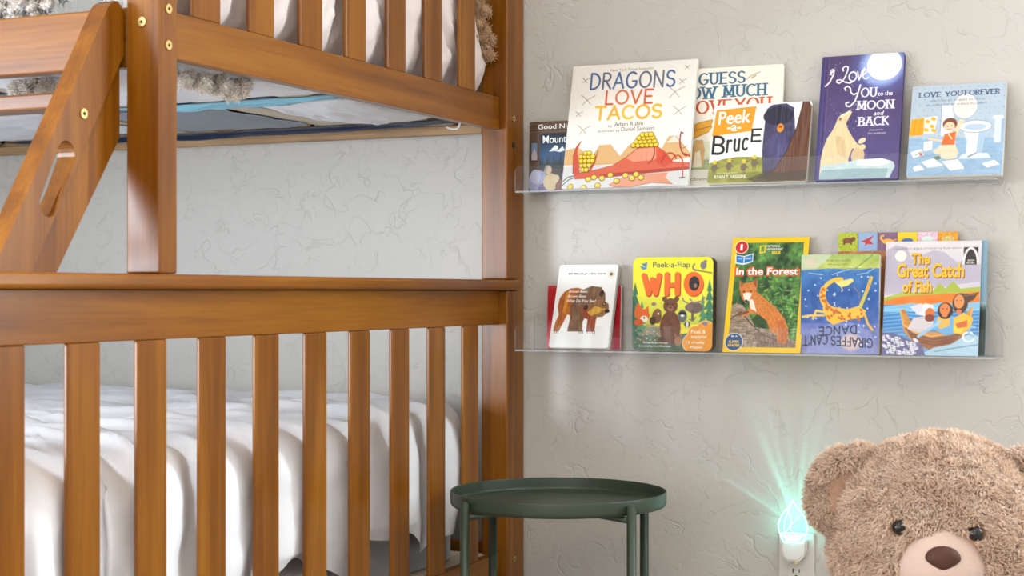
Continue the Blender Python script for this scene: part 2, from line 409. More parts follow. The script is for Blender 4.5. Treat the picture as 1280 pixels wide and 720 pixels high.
def duvet_fn(V):
    x, y, z = V.T.copy()
    top = np.clip((z-.62)/.07, 0, 1); side = 1-top
    ripple = .011*np.sin(y*62+4*fbm(x*3, y*2)*3)*fbm(x*2.2, y*5)            # long creases running along the bed
    creas = np.abs(fbm(x*3.3+5, y*11)-.47)*-.075+np.abs(fbm(x*6.3+2, y*5)-.47)*-.03
    z2 = z+top*(ripple+creas)
    f = fbm(y*7+x*7, z*2.6)-.47
    fold = .05*f+.016*np.sin((y+x)*34+5*fbm(y*3, z*3))-.03*np.abs(fbm(y*9+x*9, z*7+3)-.47)
    nx = np.where(x > -1.75, 1, 0)*np.clip((x+1.75)/.3, 0, 1); 
    ny = np.where(y < -1.3, -1, 0)
    x2 = x+side*nx*(fold*.8-.012)
    y2 = y+side*ny*np.clip(fold, -.03, .03)
    x2 = np.minimum(x2, -1.4005)
    hem = np.clip((.47-z)/.05, 0, 1)
    z2 = z2+hem*(.03*np.sin((x+y)*19)+.012*np.sin((x+y)*47))
    x2 = x2-hem*.012
    return np.stack([x2, y2, z2], 1)
V, F = soft_box(-3.36, -1.404, -1.62, -.105, .43, .694, .105, 150, 130, 26, duvet_fn)
duv = link('duvet', np_mesh('duvet', V, F), WHITE, None, True)
tag(duv, 'rumpled white cotton duvet spread over the lower bunk behind the slats', 'duvet')
def matt_fn(V): return V
V, F = soft_box(-3.34, -1.455, -1.58, -.11, .36, .55, .05, 40, 40, 4, matt_fn)
mt = link('mattress', np_mesh('mattress', V, F), GREYC, None, True)
tag(mt, 'grey skirted mattress of the lower bunk under the white duvet', 'mattress')

# upper bunk: mattress with its loose coverings seen from below
um = thing('mattress', 'upper bunk mattress with heathered blue underside resting on pale slats', 'mattress', (-2.4, -.65, 1.262))
obj('mattress_body', box(BM(), -3.36, -1.495, -1.17, -.12, 1.2615, 1.318, .02, 3), BLUEM, um)
def sag(x0, x1, y0, y1, z, depth, m, name, lab, cat, nx=40, ny=40, seed=0, wr=.004):
    u = np.linspace(0, 1, nx)[:, None]; v = np.linspace(0, 1, ny)[None, :]
    bx = x0+(x1-x0)*u+0*v; by = y0+(y1-y0)*v+0*u
    by = by+(fbm(u*4+seed, v*0+seed*1.7)-.47)*.06*(2*v-1); bx = bx+(fbm(v*4+seed*2.1, u*0+seed)-.47)*.06*(2*u-1)
    prof = (np.sin(PI*u)*np.sin(PI*v))**.45
    zz = z-depth*prof+wr*(fbm(u*9+seed, v*5)-.47)*prof*4
    V0 = np.stack([bx, by, zz], -1).reshape(-1, 3); V1 = V0.copy(); V1[:, 2] = z+.0005
    n = len(V0); F0 = grid_faces(nx, ny)
    idx = np.arange(n).reshape(nx, ny)
    ed = np.concatenate([idx[0, :], idx[1:, -1], idx[-1, -2::-1], idx[-2:0:-1, 0]])
    e2 = np.roll(ed, -1)
    Fs = np.stack([ed, e2, e2+n, ed+n], 1)
    V = np.concatenate([V0, V1]); F = np.concatenate([F0[:, ::-1], F0+n, Fs])
    return tag(link(name, np_mesh(name, V, F), m, None, True), lab, cat)
ZS = 1.2455
sh = sag(-1.90, -1.445, -1.16, -.68, ZS, .012, LINEN, 'loose_sheet', 'white sheet sagging under the upper bunk beside the near post', 'sheet', seed=2)
sag(-1.93, -1.45, -.648, -.618, ZS, .009, TEAL, 'knit_edging', 'narrow teal knit edging hanging below the upper bunk slats', 'edging', seed=4)
sag(-1.66, -1.45, -.605, -.25, ZS, .016, LINEN, 'loose_sheet', 'white sheet bunched under the upper bunk toward the far post', 'sheet', seed=6)
sag(-2.05, -1.765, -.60, -.225, ZS, .005, GREYB, 'slate_cloth', 'slate grey cloth below the upper bunk between pale slats', 'slate cloth', seed=8, wr=0)
sag(-2.6, -1.45, -.20, -.165, ZS, .012, NAVY, 'fabric_hem', 'thin navy fabric hem hanging along the back rail of the upper bunk', 'hem', 120, 12, seed=9, wr=.004)
sag(-2.75, -2.12, -.75, -.25, ZS, .014, LINEN, 'loose_sheet', 'white sheet under the upper bunk seen left of the ladder', 'sheet', seed=12)
sag(-2.40, -1.97, -1.16, -.80, ZS, .010, GREYB, 'slate_cloth', 'slate grey cloth under the upper bunk seen behind the ladder', 'slate cloth', seed=14)

def pillowy(x_front, y0, y1, z0, z1, m, name, lab, cat, depth=.09):
    ny, nz = 150, 60
    v = np.linspace(0, 1, ny)[:, None]; t = np.linspace(0, 1, nz)[None, :]
    yy = y0+(y1-y0)*v+0*t
    # cross section: from under the edge, up the bulging front, over the top
    a = -PI/2+t*PI*1.02
    h = (z1-z0)/2
    bul = .028*np.cos((yy-(-.276-.035))/.1457*2*PI)
    xx = x_front-.045+(.045+0*yy)*np.cos(a)**.6*np.where(np.cos(a) > 0, 1, 0) if False else x_front-.07+.07*np.abs(np.cos(a))**.55+0*yy
    zz = z0+h+h*np.sin(a)+0*yy
    n1 = fbm(yy*13, zz*8)-.47; n2 = np.abs(fbm(yy*22+3, zz*15+2)-.47)
    gap = .5+.5*np.cos((yy+.276-.0345+.1457/2)/.1457*2*PI)
    ca = np.abs(np.cos(a))
    xx = xx+.04*n1*ca-.05*n2*ca
    xx = np.minimum(xx, x_front)+.007*np.clip(gap*2.2-.9, 0, 1)*ca**.3
    ends = np.clip(np.minimum(v, 1-v)/.02, 0, 1)**.5
    xx = x_front-.09+(xx-(x_front-.09))*ends
    yy = yy-.17*v*np.clip((zz-1.36)/.2, 0, 1)**1.2
    P = np.stack([xx, yy, zz], -1)
    back = P.copy(); back[..., 0] = x_front-depth
    V = np.concatenate([P.reshape(-1, 3), back.reshape(-1, 3)]); n = ny*nz
    F0 = grid_faces(ny, nz)
    idx = np.arange(n).reshape(ny, nz); ed = np.concatenate([idx[0, :], idx[1:, -1], idx[-1, -2::-1], idx[-2:0:-1, 0]]); e2 = np.roll(ed, -1)
    F = np.concatenate([F0[:, ::-1], F0+n, np.stack([ed, e2, e2+n, ed+n], 1)])
    o = link(name, np_mesh(name, V, F), m, None, True); return tag(o, lab, cat)
pillowy(-1.3985, -1.185, -.100, 1.3015, 1.62, PINK, 'comforter', 'blush white comforter bulging against the upper bunk slats', 'comforter')
def lumps(name, pts, rad, m, lab, cat, seed):
    rs = np.random.RandomState(seed); bm = BM()
    for p in pts:
        for _ in range(16):
            q = Vector(p)+Vector(rs.normal(0, rad*.55, 3))
            bmesh.ops.create_icosphere(bm, subdivisions=2, radius=rad*rs.uniform(.24, .46), matrix=Matrix.Translation(q))
    for v in bm.verts:
        k = math.sin(v.co.x*190)*math.sin(v.co.y*210+1)*math.sin(v.co.z*170+2)
        v.co += v.normal*.004*k if v.normal.length else Vector((0, 0, 0))
    return tag(obj(name, bm, m, None, True), lab, cat)
rs = np.random.RandomState(5)
ftan = lumps('fleece_blanket', [(-1.418+.006*rs.rand(), -.200+.085*t+.006*rs.randn(), 1.55-.155*t) for t in np.linspace(0, 1, 18)], .017, TAN,
      'tan curly fleece blanket tucked by the far upper bunk post', 'blanket', 3)
fb = lumps('fleece_blanket', [(x, -1.135+.03*rs.rand(), 1.356+.012*math.sin(x*30)+.04*rs.rand()) for x in np.linspace(-2.45, -1.50, 60)], .024, CREAM,
      'fluffy cream and tan blanket piled along the upper bunk side rail', 'blanket', 4)
rs = np.random.RandomState(15); FLUFF = [(fb, 1), (ftan, 0)]
for tufts in ([(-1.462, -1.125+.034*k, 1.226-.004*(k % 2)) for k in range(7)], [(-1.60-.036*k, -1.09+.01*(k % 3), 1.224-.004*(k % 2)) for k in range(6)]):
    bm = BM()
    for p in tufts:
        for _ in range(14):
            q = Vector(p)+Vector((rs.normal(0, .007), rs.normal(0, .008), rs.normal(0, .006)))
            bmesh.ops.create_icosphere(bm, subdivisions=2, radius=rs.uniform(.004, .0075), matrix=Matrix.Translation(q))
    FLUFF.append((obj('fringe', bm, CREAM, sh, True), 1))
# white cord ends hanging under the end rail
bm = BM()
HOOKPTS = [(-1.405, -.245, 1.2335), (-1.4065, -.247, 1.226), (-1.408, -.254, 1.2215), (-1.41, -.268, 1.2195), (-1.41, -.284, 1.2195), (-1.41, -.296, 1.2215)]

# ------------------------------------------------------------------ tray table
TX, TY, TR_ = -1.146, -.36, .199
tt = thing('tray_table', 'round dark green metal tray table standing on the floor beside the bunk bed', 'side table', (TX, TY, 0))
TP = [(0, .5085), (-.012, .5085), (-.006, .5088), (-.003, .5096), (-.001, .512), (-.0002, .515), (0, .517), (0, .5335), (-.0003, .5350), (-.0009, .5357), (-.0020, .5357), (-.0026, .5350), (-.0029, .5335), (-.003, .518), (-.0034, .515), (-.005, .5130), (-.009, .5122), (-.024, .5117), (-.028, .5110), (-.030, .5103), (-.034, .5101), (0, .5101)]
obj('tray', lathe(BM(), [((TR_+r) if 0 < i < len(TP)-1 else 0, z) for i, (r, z) in enumerate(TP)], (TX, TY, 0), 144), GREEN, tt, True)
lat = Vector((.91, .4147, 0)); dep = Vector((-.4147, .91, 0))
legs = []
for k in range(4):
    a = R(36+90*k); d = lat*(-math.cos(a))+dep*(-math.sin(a)); legs.append(Vector((TX, TY, 0))+d*(TR_+.0095))
for k, p in enumerate(legs):
    bm = BM(); cyl(bm, (p.x, p.y, 0), (p.x, p.y, .5285), .0085, 24)
    bmesh.ops.bevel(bm, geom=[e for e in bm.edges if all(v.co.z > .5 for v in e.verts) and abs(e.verts[0].co.z-e.verts[1].co.z) < .001], offset=.002, segments=2, affect='EDGES')
    obj('leg', bm, GREEN, tt, True)
for k in range(2):
    a, b = legs[k], legs[k+2]; zz = .5025-.0005; m_ = (a+b)/2
    bm = BM(); cyl(bm, (a.x, a.y, zz-k*0), (b.x, b.y, zz), .0056, 16) if k == 0 else cyl(bm, (a.x, a.y, zz), (b.x, b.y, zz), .0056, 16)
    obj('crossbar', bm, GREEN, tt, True)
for k in range(4):
    a, b = legs[k], legs[(k+1) % 4]; bm = BM(); cyl(bm, (a.x, a.y, .03), (b.x, b.y, .03), .006, 16); obj('foot_rail', bm, GREEN, tt, True)

# ------------------------------------------------------------------ outlet and night light
PLATE = mat('outlet_plastic', (.66, .63, .58), .35); BODY = mat('night_light_plastic', (.86, .82, .79), .35)
OX, OZ = -.791, .3725
ol = thing('wall_outlet', 'off white electrical outlet plate on the wall below the glowing night light', 'outlet', (OX, 0, OZ))
obj('cover_plate', box(BM(), OX-.0355, OX+.0355, -.0065, -.0006, OZ-.058, OZ+.058, .0025, 3), PLATE, ol)
for s in (-1, 1):
    z = OZ+s*.0195
    bm = BM(); cyl(bm, (OX, -.0064, z), (OX, -.0083, z), .0172, 40)
    for v in bm.verts: v.co.z = z+max(-.0140, min(.0140, v.co.z-z))
    so = obj('socket', bm, PLATE, ol)
    bm = BM(); box(bm, OX-.0070, OX-.0052, -.0087, -.0082, z-.001, z+.0075); box(bm, OX+.0052, OX+.0070, -.0087, -.0082, z, z+.0068)
    cyl(bm, (OX, -.0082, z-.0075), (OX, -.0087, z-.0075), .0026, 14); obj('slots', bm, HOLE, so)
bm = BM(); cyl(bm, (OX, -.0064, OZ), (OX, -.0078, OZ), .003, 16); obj('screw', bm, BRASS, ol)
nl = thing('night_light', 'plugged in night light with glowing teal faceted teardrop shade', 'night light', (OX, -.010, .39))
bm = BM()
prof = [(-.0225, .418), (.0225, .418), (.0225, .398), (.019, .386), (.011, .378), (-.011, .378), (-.019, .386), (-.0225, .398)]
board(bm, [(OX+u, v) for u, v in prof], [], lambda u, v, t: (u, t, v), -.036, -.0095)
es = [e for e in bm.edges if abs(e.verts[0].co.y+.036) < 1e-4 and abs(e.verts[1].co.y+.036) < 1e-4 and len(e.link_faces) == 2 and e.calc_face_angle(0) > .5]
bmesh.ops.bevel(bm, geom=es, offset=.004, segments=3, affect='EDGES')
obj('plug_body', bm, BODY, nl)
GLOW = mat('lit_led', (.2, .9, .8), .4); bsdf(GLOW).inputs['Emission Color'].default_value = (.25, 1, .88, 1); bsdf(GLOW).inputs['Emission Strength'].default_value = 9
GLASS = acrylic('lit_teardrop', (.90, .985, .975), .05)
# the shade carries its own light along the edges, as edge-lit acrylic does
_em = N(GLASS, 'ShaderNodeEmission'); _em.inputs[0].default_value = (.35, 1, .88, 1); _em.inputs[1].default_value = .07      # the edge-lit shade glows
_ad = N(GLASS, 'ShaderNodeAddShader'); _o = GLASS.node_tree.nodes['Material Output']; _l = _o.inputs[0].links[0].from_socket
L(GLASS, _l, _ad.inputs[0]); L(GLASS, _em.outputs[0], _ad.inputs[1]); L(GLASS, _ad.outputs[0], _o.inputs[0])
SH = bpy.data.materials.new('edge_lit_acrylic'); SH.use_nodes = True
bs = bsdf(SH); bs.inputs['Emission Color'].default_value = (.62, 1, .94, 1); bs.inputs['Emission Strength'].default_value = 1.6; bs.inputs['Base Color'].default_value = (.7, .95, .92, 1)
NY = -.034
HOOKM = mat('white_plastic', (.82, .82, .84), .35)
def tear(t):                                                           # half width of the teardrop at height t in 0..1
    return .0285*(math.sin(PI*min(1, (1-t)*.5/.62*1.0))**1.0 if t > .38 else (1-.55*((.38-t)/.38)**2)**.5)*(1 if t < .38 else (1-((t-.38)/.62))**.18)
pf = [(max(tear(t), .0008)*(1.0), .4185+.078*t) for t in np.linspace(0, 1, 22)]
bm = lathe(BM(), [(0, .4185)]+pf+[(0, .4975)], (0, 0, 0), 10)
for v in bm.verts: v.co = Vector((OX+v.co.x, NY+v.co.y*.62, v.co.z))
obj('teardrop_shade', bm, GLASS, nl)
def wire(name, paths, r, m, parent):
    cu = bpy.data.curves.new(name, 'CURVE'); cu.dimensions = '3D'; cu.bevel_depth = r; cu.bevel_resolution = 1
    for p in paths:
        s = cu.splines.new('POLY'); s.points.add(len(p)-1)
        for a, b in zip(s.points, p): a.co = (*b, 1)
    o = bpy.data.objects.new('tmp', cu); C.objects.link(o)
    bpy.context.view_layer.update(); me = bpy.data.meshes.new_from_object(o.evaluated_get(bpy.context.evaluated_depsgraph_get()))
    bpy.data.objects.remove(o); me.name = name
    off = Vector(parent.location) if parent else Vector((0, 0, 0))
    me.transform(Matrix.Translation(-off)); me.materials.clear()
    return link(name, me, m, parent)
tag(wire('hook', [HOOKPTS], .0022, HOOKM, None), 'small white hook hanging under the upper end rail', 'hook')
paths = []
for a in (0, PI, .55*PI*2, 1.35*PI): paths.append([(OX+r*math.cos(a)*1.0, NY+r*math.sin(a)*.62, z) for r, z in pf])
paths.append([(OX+pf[5][0]*math.cos(a)*.9, NY+pf[5][0]*math.sin(a)*.56, pf[5][1]-.006) for a in np.linspace(0, 2*PI, 24)])
paths.append([(OX-.012+.012*math.sin(t*3), NY-.01, .435+.045*t) for t in np.linspace(0, 1, 12)])
paths.append([(OX+.010-.012*math.sin(t*4), NY-.01, .430+.04*t) for t in np.linspace(0, 1, 12)])
paths.append([(OX-.02+.04*t, NY-.014, .430-.006*math.sin(t*PI)) for t in np.linspace(0, 1, 12)])
wire('lit_edges', paths, .0006, SH, nl)
bm = BM(); bmesh.ops.create_uvsphere(bm, u_segments=20, v_segments=12, radius=1, matrix=Matrix.Translation((OX, NY, .424)) @ Matrix.Diagonal((.016, .010, .005, 1)))
obj('led', bm, GLOW, nl, True)
# the lamp's own light: a point source whose beams leave the facets as streaks
pl = bpy.data.lights.new('night_light_beam', 'POINT'); pl.shadow_soft_size = .004; pl.energy = .20; pl.color = (.20, 1, .84)
po = bpy.data.objects.new('night_light_beam', pl); C.objects.link(po); po.parent = nl; po.location = (0, -.028, .056)
pl.use_nodes = True; nt = pl.node_tree; em = nt.nodes['Emission']
class _M: node_tree = nt
tc = N(_M, 'ShaderNodeTexCoord'); sx = N(_M, 'ShaderNodeSeparateXYZ'); L(_M, tc.outputs['Normal'], sx.inputs[0])
ang = math_(_M, 'ARCTAN2', sx.outputs['X'], sx.outputs['Z'])
def streak(c, wd, amp):
    d = math_(_M, 'DIVIDE', math_(_M, 'SUBTRACT', ang, c), wd)
    return math_(_M, 'MULTIPLY', math_(_M, 'EXPONENT', math_(_M, 'MULTIPLY', math_(_M, 'MULTIPLY', d, d), -1)), amp)
tot = .35
acc = None
for c, wd, amp in ((-1.05, .035, 2.2), (-.93, .02, 1.6), (-.40, .06, 3.2), (-.26, .03, 2.6), (-.10, .03, 1.6), (.10, .045, 2.4), (.22, .03, 2.6), (.34, .05, 1.2), (.0, .5, .9), (-.7, .05, .8)):
    q = streak(c, wd, amp); acc = q if acc is None else math_(_M, 'ADD', acc, q)
yy_ = math_(_M, 'MAXIMUM', sx.outputs['Y'], 0); y3 = math_(_M, 'ADD', math_(_M, 'MULTIPLY', math_(_M, 'MULTIPLY', yy_, yy_), yy_), .055)
acc = math_(_M, 'MULTIPLY', acc, math_(_M, 'DIVIDE', .16, y3))
acc = math_(_M, 'ADD', acc, tot); L(_M, acc, em.inputs['Strength'])

# ------------------------------------------------------------------ teddy bear
HX, HY, HZ = -.42, -.58, .527
bear = thing('teddy_bear', 'large tan plush teddy bear sitting on the floor in front of the wall', 'teddy bear', (HX, HY, 0))
FACE = math.atan2(0-HY-3.08+0, 0-HX)                                   # faces the camera
fwd = Vector((.42, -2.5, 0)).normalized(); fwd = Matrix.Rotation(R(2), 3, 'Z') @ fwd
rgt = fwd.cross(Vector((0, 0, 1))).normalized() * -1                    # towards the photo's right
rgt = Vector((-fwd.y, fwd.x, 0)); upv = (Vector((0, 0, 1))-fwd*.10).normalized(); fwd = rgt.cross(upv)*-1
fwd = upv.cross(rgt)*1
if fwd.y > 0: fwd = -fwd
HC = Vector((HX, HY, HZ))
roll = Matrix.Rotation(R(0), 3, fwd)
def hd(a, b, c): return HC+rgt*a+upv*b+fwd*c                           # head coordinates: right, up, forward
def headpt(d):
    """unit direction (right, up, forward) -> point on the plush head"""
    a, b, c = d[..., 0], d[..., 1], d[..., 2]
    rx = .158*(1+.07*np.clip(-b, 0, 1)-.02*np.clip(b, 0, 1)); ry = .153; rz = .155
    cheek = .018*np.exp(-((b+.38)/.3)**2)*np.clip(c+.3, 0, 1)*np.clip(np.abs(a), 0, 1)
    s = 1/np.sqrt((a/rx)**2+(b/ry)**2+(c/rz)**2)+cheek
    seam = np.exp(-(a/.018)**2)*np.clip(b+.25, 0, 1)*np.clip(c+.5, 0, 1)
    s = s-.004*seam
    return np.stack([a*s, b*s, c*s], -1)
def basis(P): 
    M3 = np.array([rgt[:], upv[:], fwd[:]]); return P@M3+np.array(HC[:])
def sph(nu, nv, fn, name, m, parent):
    th = np.linspace(1e-3, PI-1e-3, nu)[:, None]; ph = np.linspace(0, 2*PI, nv, endpoint=False)[None, :]
    D = np.stack([np.sin(th)*np.cos(ph), np.cos(th)+0*ph, np.sin(th)*np.sin(ph)], -1)
    V = basis(fn(D)).reshape(-1, 3)-np.array(parent.location)
    return link(name, np_mesh(name, V, grid_faces(nu, nv, True)), m, parent, True)
def fur_mat():
    m = mat('plush_fur', (.5, .33, .22), .85, spec=.15); a = N(m, 'ShaderNodeAttribute'); a.attribute_name = 'art'
    L(m, a.outputs['Color'], bsdf(m).inputs['Base Color']); bsdf(m).inputs['Sheen Weight'].default_value = .25; return m
FUR = fur_mat(); SKIN = mat('plush_backing', (.42, .25, .155), .95, spec=.1)
VELVET = mat('muzzle_velour', (.56, .405, .335), .9, spec=.15); EARIN = mat('ear_velour', (.50, .31, .21), .9, spec=.15)
def velour(m):
    tc = N(m, 'ShaderNodeTexCoord'); n = noise(m, tc.outputs['Object'], 350, 2); L(m, bump(m, n.outputs[0], .3, .002), bsdf(m).inputs['Normal']); bsdf(m).inputs['Sheen Weight'].default_value = .4
velour(VELVET); velour(EARIN)
NOSE = mat('nose_plush', (.075, .028, .017), .6, spec=.25); EYE = mat('eye_black', (.008, .006, .006), .12, spec=.5); STITCH = mat('dark_stitch', (.05, .025, .015), .8)
def strands(P, Nn, length, width, seed, name, parent, curl=.5, cols=None):
    """short tapered plush strands: three-sided, two segments, on points P with normals Nn (world)"""
    rs = np.random.RandomState(seed); n = len(P)
    T = np.cross(Nn, rs.normal(size=(n, 3))); T /= np.linalg.norm(T, axis=1)[:, None]
    cl = np.stack([fbm(P[:, 0]*70+31, P[:, 2]*70+P[:, 1]*40), fbm(P[:, 1]*70+7, P[:, 2]*70+P[:, 0]*50), fbm(P[:, 0]*60+3, P[:, 1]*60+P[:, 2]*33+9)], 1)-.47
    lean = cl*2.6+rs.normal(0, .28, (n, 3))+np.array([0, 0, -.25])
    Ls = length*rs.uniform(.7, 1.15, n)[:, None]
    d0 = Nn+lean*.45; d0 /= np.linalg.norm(d0, axis=1)[:, None]
    d1 = Nn*.35+lean*1.1+T*curl*rs.uniform(-1, 1, n)[:, None]; d1 /= np.linalg.norm(d1, axis=1)[:, None]
    c0 = P-Nn*.001; c1 = P+d0*Ls*.55; c2 = c1+d1*Ls*.55
    U = np.cross(d0, T); U /= np.linalg.norm(U, axis=1)[:, None]
    V = []
    for c, wd in ((c0, width), (c1, width*.8), (c2, width*.22)):
        for k in range(3):
            a = 2*PI*k/3; V.append(c+(T*math.cos(a)+U*math.sin(a))*wd)
    V = np.stack(V, 1)
    base = np.arange(n)[:, None]*9
    F = []
    for s in (0, 3):
        for k in range(3):
            F.append(np.concatenate([base+s+k, base+s+(k+1) % 3, base+s+3+(k+1) % 3, base+s+3+k], 1))
    F = np.concatenate(F)
    me = np_mesh(name, V.reshape(-1, 3)-np.array(parent.location if parent.parent is None else Vector(parent.location)+Vector(parent.parent.location)), F)
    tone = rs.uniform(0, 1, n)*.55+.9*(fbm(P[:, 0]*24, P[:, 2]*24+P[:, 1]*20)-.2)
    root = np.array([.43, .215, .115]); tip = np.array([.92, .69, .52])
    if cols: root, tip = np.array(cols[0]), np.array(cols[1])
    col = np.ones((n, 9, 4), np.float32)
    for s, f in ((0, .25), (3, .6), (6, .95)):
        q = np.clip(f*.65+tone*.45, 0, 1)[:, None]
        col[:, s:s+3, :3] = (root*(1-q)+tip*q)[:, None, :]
    at = me.color_attributes.new('art', 'FLOAT_COLOR', 'POINT'); at.data.foreach_set('color', col.ravel())
    o = link(name, me, FUR, parent, True); return o
def rand_dirs(n, seed):
    d = np.random.RandomState(seed).normal(size=(n, 3)); return d/np.linalg.norm(d, axis=1)[:, None]
def normals(fn, D):
    e = 1e-3; Tt = np.cross(D, np.array([.3, .5, .8])); Tt /= np.linalg.norm(Tt, axis=1)[:, None]; B = np.cross(D, Tt)
    q = lambda X: fn(X/np.linalg.norm(X, axis=1)[:, None])
    n = np.cross(q(D+e*Tt)-fn(D), q(D+e*B)-fn(D)); n /= np.linalg.norm(n, axis=1)[:, None]
    n *= np.sign((n*D).sum(1))[:, None]; return n
head = sph(80, 120, headpt, 'head', SKIN, bear)
# muzzle region in head coordinates: ellipse around (0, -.045)
MC = np.array([-.002, -.040])
def muzzle_in(P): return ((P[:, 0]-MC[0])/.0755)**2+((P[:, 1]-MC[1])/np.where(P[:, 1] > MC[1], .071, .066))**2
D = rand_dirs(95000, 11); D = D[(D[:, 2] > -.45)]
P = headpt(D); Nn = normals(headpt, D)
eyes = [(-.062, .017), (.044, .012)]
keep = ~((muzzle_in(P) < .62) & (P[:, 2] > 0))
for e in eyes: keep &= ~((np.hypot(P[:, 0]-e[0], P[:, 1]-e[1]) < .0125) & (P[:, 2] > 0))
seam = (np.abs(P[:, 0]) < .0016) & (P[:, 1] > .0) & (P[:, 2] > -.05); keep &= ~seam
P, Nn = P[keep], Nn[keep]
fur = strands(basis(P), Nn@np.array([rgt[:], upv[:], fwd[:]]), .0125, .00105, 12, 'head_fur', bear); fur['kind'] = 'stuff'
# muzzle
def muz(D):
    a, b, c = D[..., 0], D[..., 1], D[..., 2]
    s = np.where(b > 0, .076, .066)
    peak = .004*np.exp(-(a/.45)**2)*np.clip(b, 0, 1)
    x = MC[0]+a*.0775*(1-.10*np.clip(b, 0, 1)); y = MC[1]+b*s+peak; z = .095+c*.083
    z = z-.006*np.exp(-(a/.10)**2)*np.clip(-b, 0, 1)
    return np.stack([x, y, z], -1)
mz = sph(48, 72, muz, 'muzzle', VELVET, bear)
def muz_front(x, y):
    a = (x-MC[0])/.0775; b = (y-MC[1])/.066; return .095+.083*math.sqrt(max(0, 1-a*a-b*b))
# nose: rounded triangle
def nose(D):
    a, b, c = D[..., 0], D[..., 1], D[..., 2]
    x = -.002+a*.0250*(1-.5*np.clip(-b, 0, 1)**1.4); y = -.024+b*.0180; z = muz_front(0, -.024)-.004+c*.013
    return np.stack([x, y, z], -1)
sph(28, 40, nose, 'nose', NOSE, bear)
def tube_pts(name, pts, r, m, parent):
    wp = [hd(*p) for p in pts]; return wire(name, [[tuple(q) for q in wp]], r, m, parent)
tube_pts('mouth_seam', [(-.002, y, muz_front(-.002, y)-.0032) for y in np.linspace(-.040, -.078, 8)], .0009, STITCH, bear)
tube_pts('mouth_line', [(-.002+.030*t, -.078+.024*t*t, muz_front(-.002+.030*t, -.078+.024*t*t)-.002) for t in np.linspace(-1.3, 1.3, 22)], .001, STITCH, bear)
for e in eyes:
    dd = np.array([[e[0], e[1], .14]]); dd /= np.linalg.norm(dd); q = headpt(dd)[0]
    bm = BM(); bmesh.ops.create_uvsphere(bm, u_segments=28, v_segments=18, radius=.0110, matrix=Matrix.Translation(hd(e[0], e[1], q[2]+.003)))
    obj('eye', bm, EYE, bear, True)
# ears: thick bent discs with velour inside
def ear(side, seed):
    ea = .132*side; eb = .092
    ang_ = R(37)*side
    er = rgt*math.cos(ang_)-upv*math.sin(ang_)*1 if False else rgt*math.cos(-ang_)+upv*math.sin(ang_)*side*side*(1 if side > 0 else 1)
    out = (rgt*side*math.sin(R(60))+upv*math.cos(R(60))).normalized()      # outward from the head
    nrm = (fwd*.97-rgt*.20*side).normalized(); nrm = (nrm-out*nrm.dot(out)).normalized(); wid = out.cross(nrm)
    c0 = HC+rgt*(.120*side)+upv*.055+fwd*.026
    def fn(D):
        a, b, c = D[..., 0], D[..., 1], D[..., 2]                          # width, outward, thickness
        x = a*.066*(1-.12*np.clip(-b, 0, 1)); y = .020+b*.054; z = c*.024
        dish = .020*np.exp(-((a/.62)**2+((b+.05)/.62)**2)*1.4)*(c > 0)*np.clip(c, 0, 1)
        z = z-dish+.012*a*a
        return np.stack([x, y, z], -1)
    Mx = np.array([wid[:], out[:], nrm[:]])
    def world(Pt): return Pt@Mx+np.array(c0[:])
    th = np.linspace(1e-3, PI-1e-3, 36)[:, None]; ph = np.linspace(0, 2*PI, 60, endpoint=False)[None, :]
    Dg = np.stack([np.sin(th)*np.cos(ph), np.cos(th)+0*ph, np.sin(th)*np.sin(ph)], -1)
    V = world(fn(Dg).reshape(-1, 3))-np.array(bear.location)
    eo = link('ear', np_mesh('ear', V, grid_faces(36, 60, True)), SKIN, bear, True)
    # inner lining
    u = np.linspace(0, 1, 16)[:, None]; pp = np.linspace(0, 2*PI, 40, endpoint=False)[None, :]
    a = u*.66*np.cos(pp); b = -.02+u*.60*np.sin(pp); cc = np.sqrt(np.clip(1-a*a-b*b, .01, 1))
    Pi = fn(np.stack([a, b, cc], -1)); Pi[..., 2] += .0018
    V = world(Pi.reshape(-1, 3))-np.array(bear.location)
    lo = link('ear_lining', np_mesh('ear_lining', V, grid_faces(16, 40, True)), EARIN, eo, True)
    Dr = rand_dirs(15000, seed); Pr = fn(Dr); Nr = normals(fn, Dr)
    inn = (((Dr[:, 0]/.63)**2+((Dr[:, 1]+.02)/.57)**2) < 1) & (Dr[:, 2] > 0)
    Pw = world(Pr[~inn]); Nw = Nr[~inn]@Mx
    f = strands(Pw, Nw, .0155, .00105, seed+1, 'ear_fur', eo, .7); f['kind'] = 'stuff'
    f.location = (0, 0, 0)
    return eo
ear(-1, 21); ear(1, 31)
# the curly pile of the fleece blankets
for k, (fo_, pale) in enumerate(FLUFF):
    me = fo_.data; n = len(me.vertices); v = np.zeros(n*3, np.float32); me.vertices.foreach_get('co', v); nn = np.zeros(n*3, np.float32); me.vertices.foreach_get('normal', nn)
    v = v.reshape(-1, 3).astype(float); nn = nn.reshape(-1, 3).astype(float); nn /= np.maximum(np.linalg.norm(nn, axis=1)[:, None], 1e-6)
    if n > 16000: q = np.random.RandomState(1).permutation(n)[:22000]; v, nn = v[q], nn[q]
    f = strands(v, nn, .009, .0010, 50+k, 'pile', fo_, .9, ((.62, .47, .34), (.92, .88, .84)) if pale else ((.34, .17, .075), (.68, .43, .25))); f['kind'] = 'stuff'
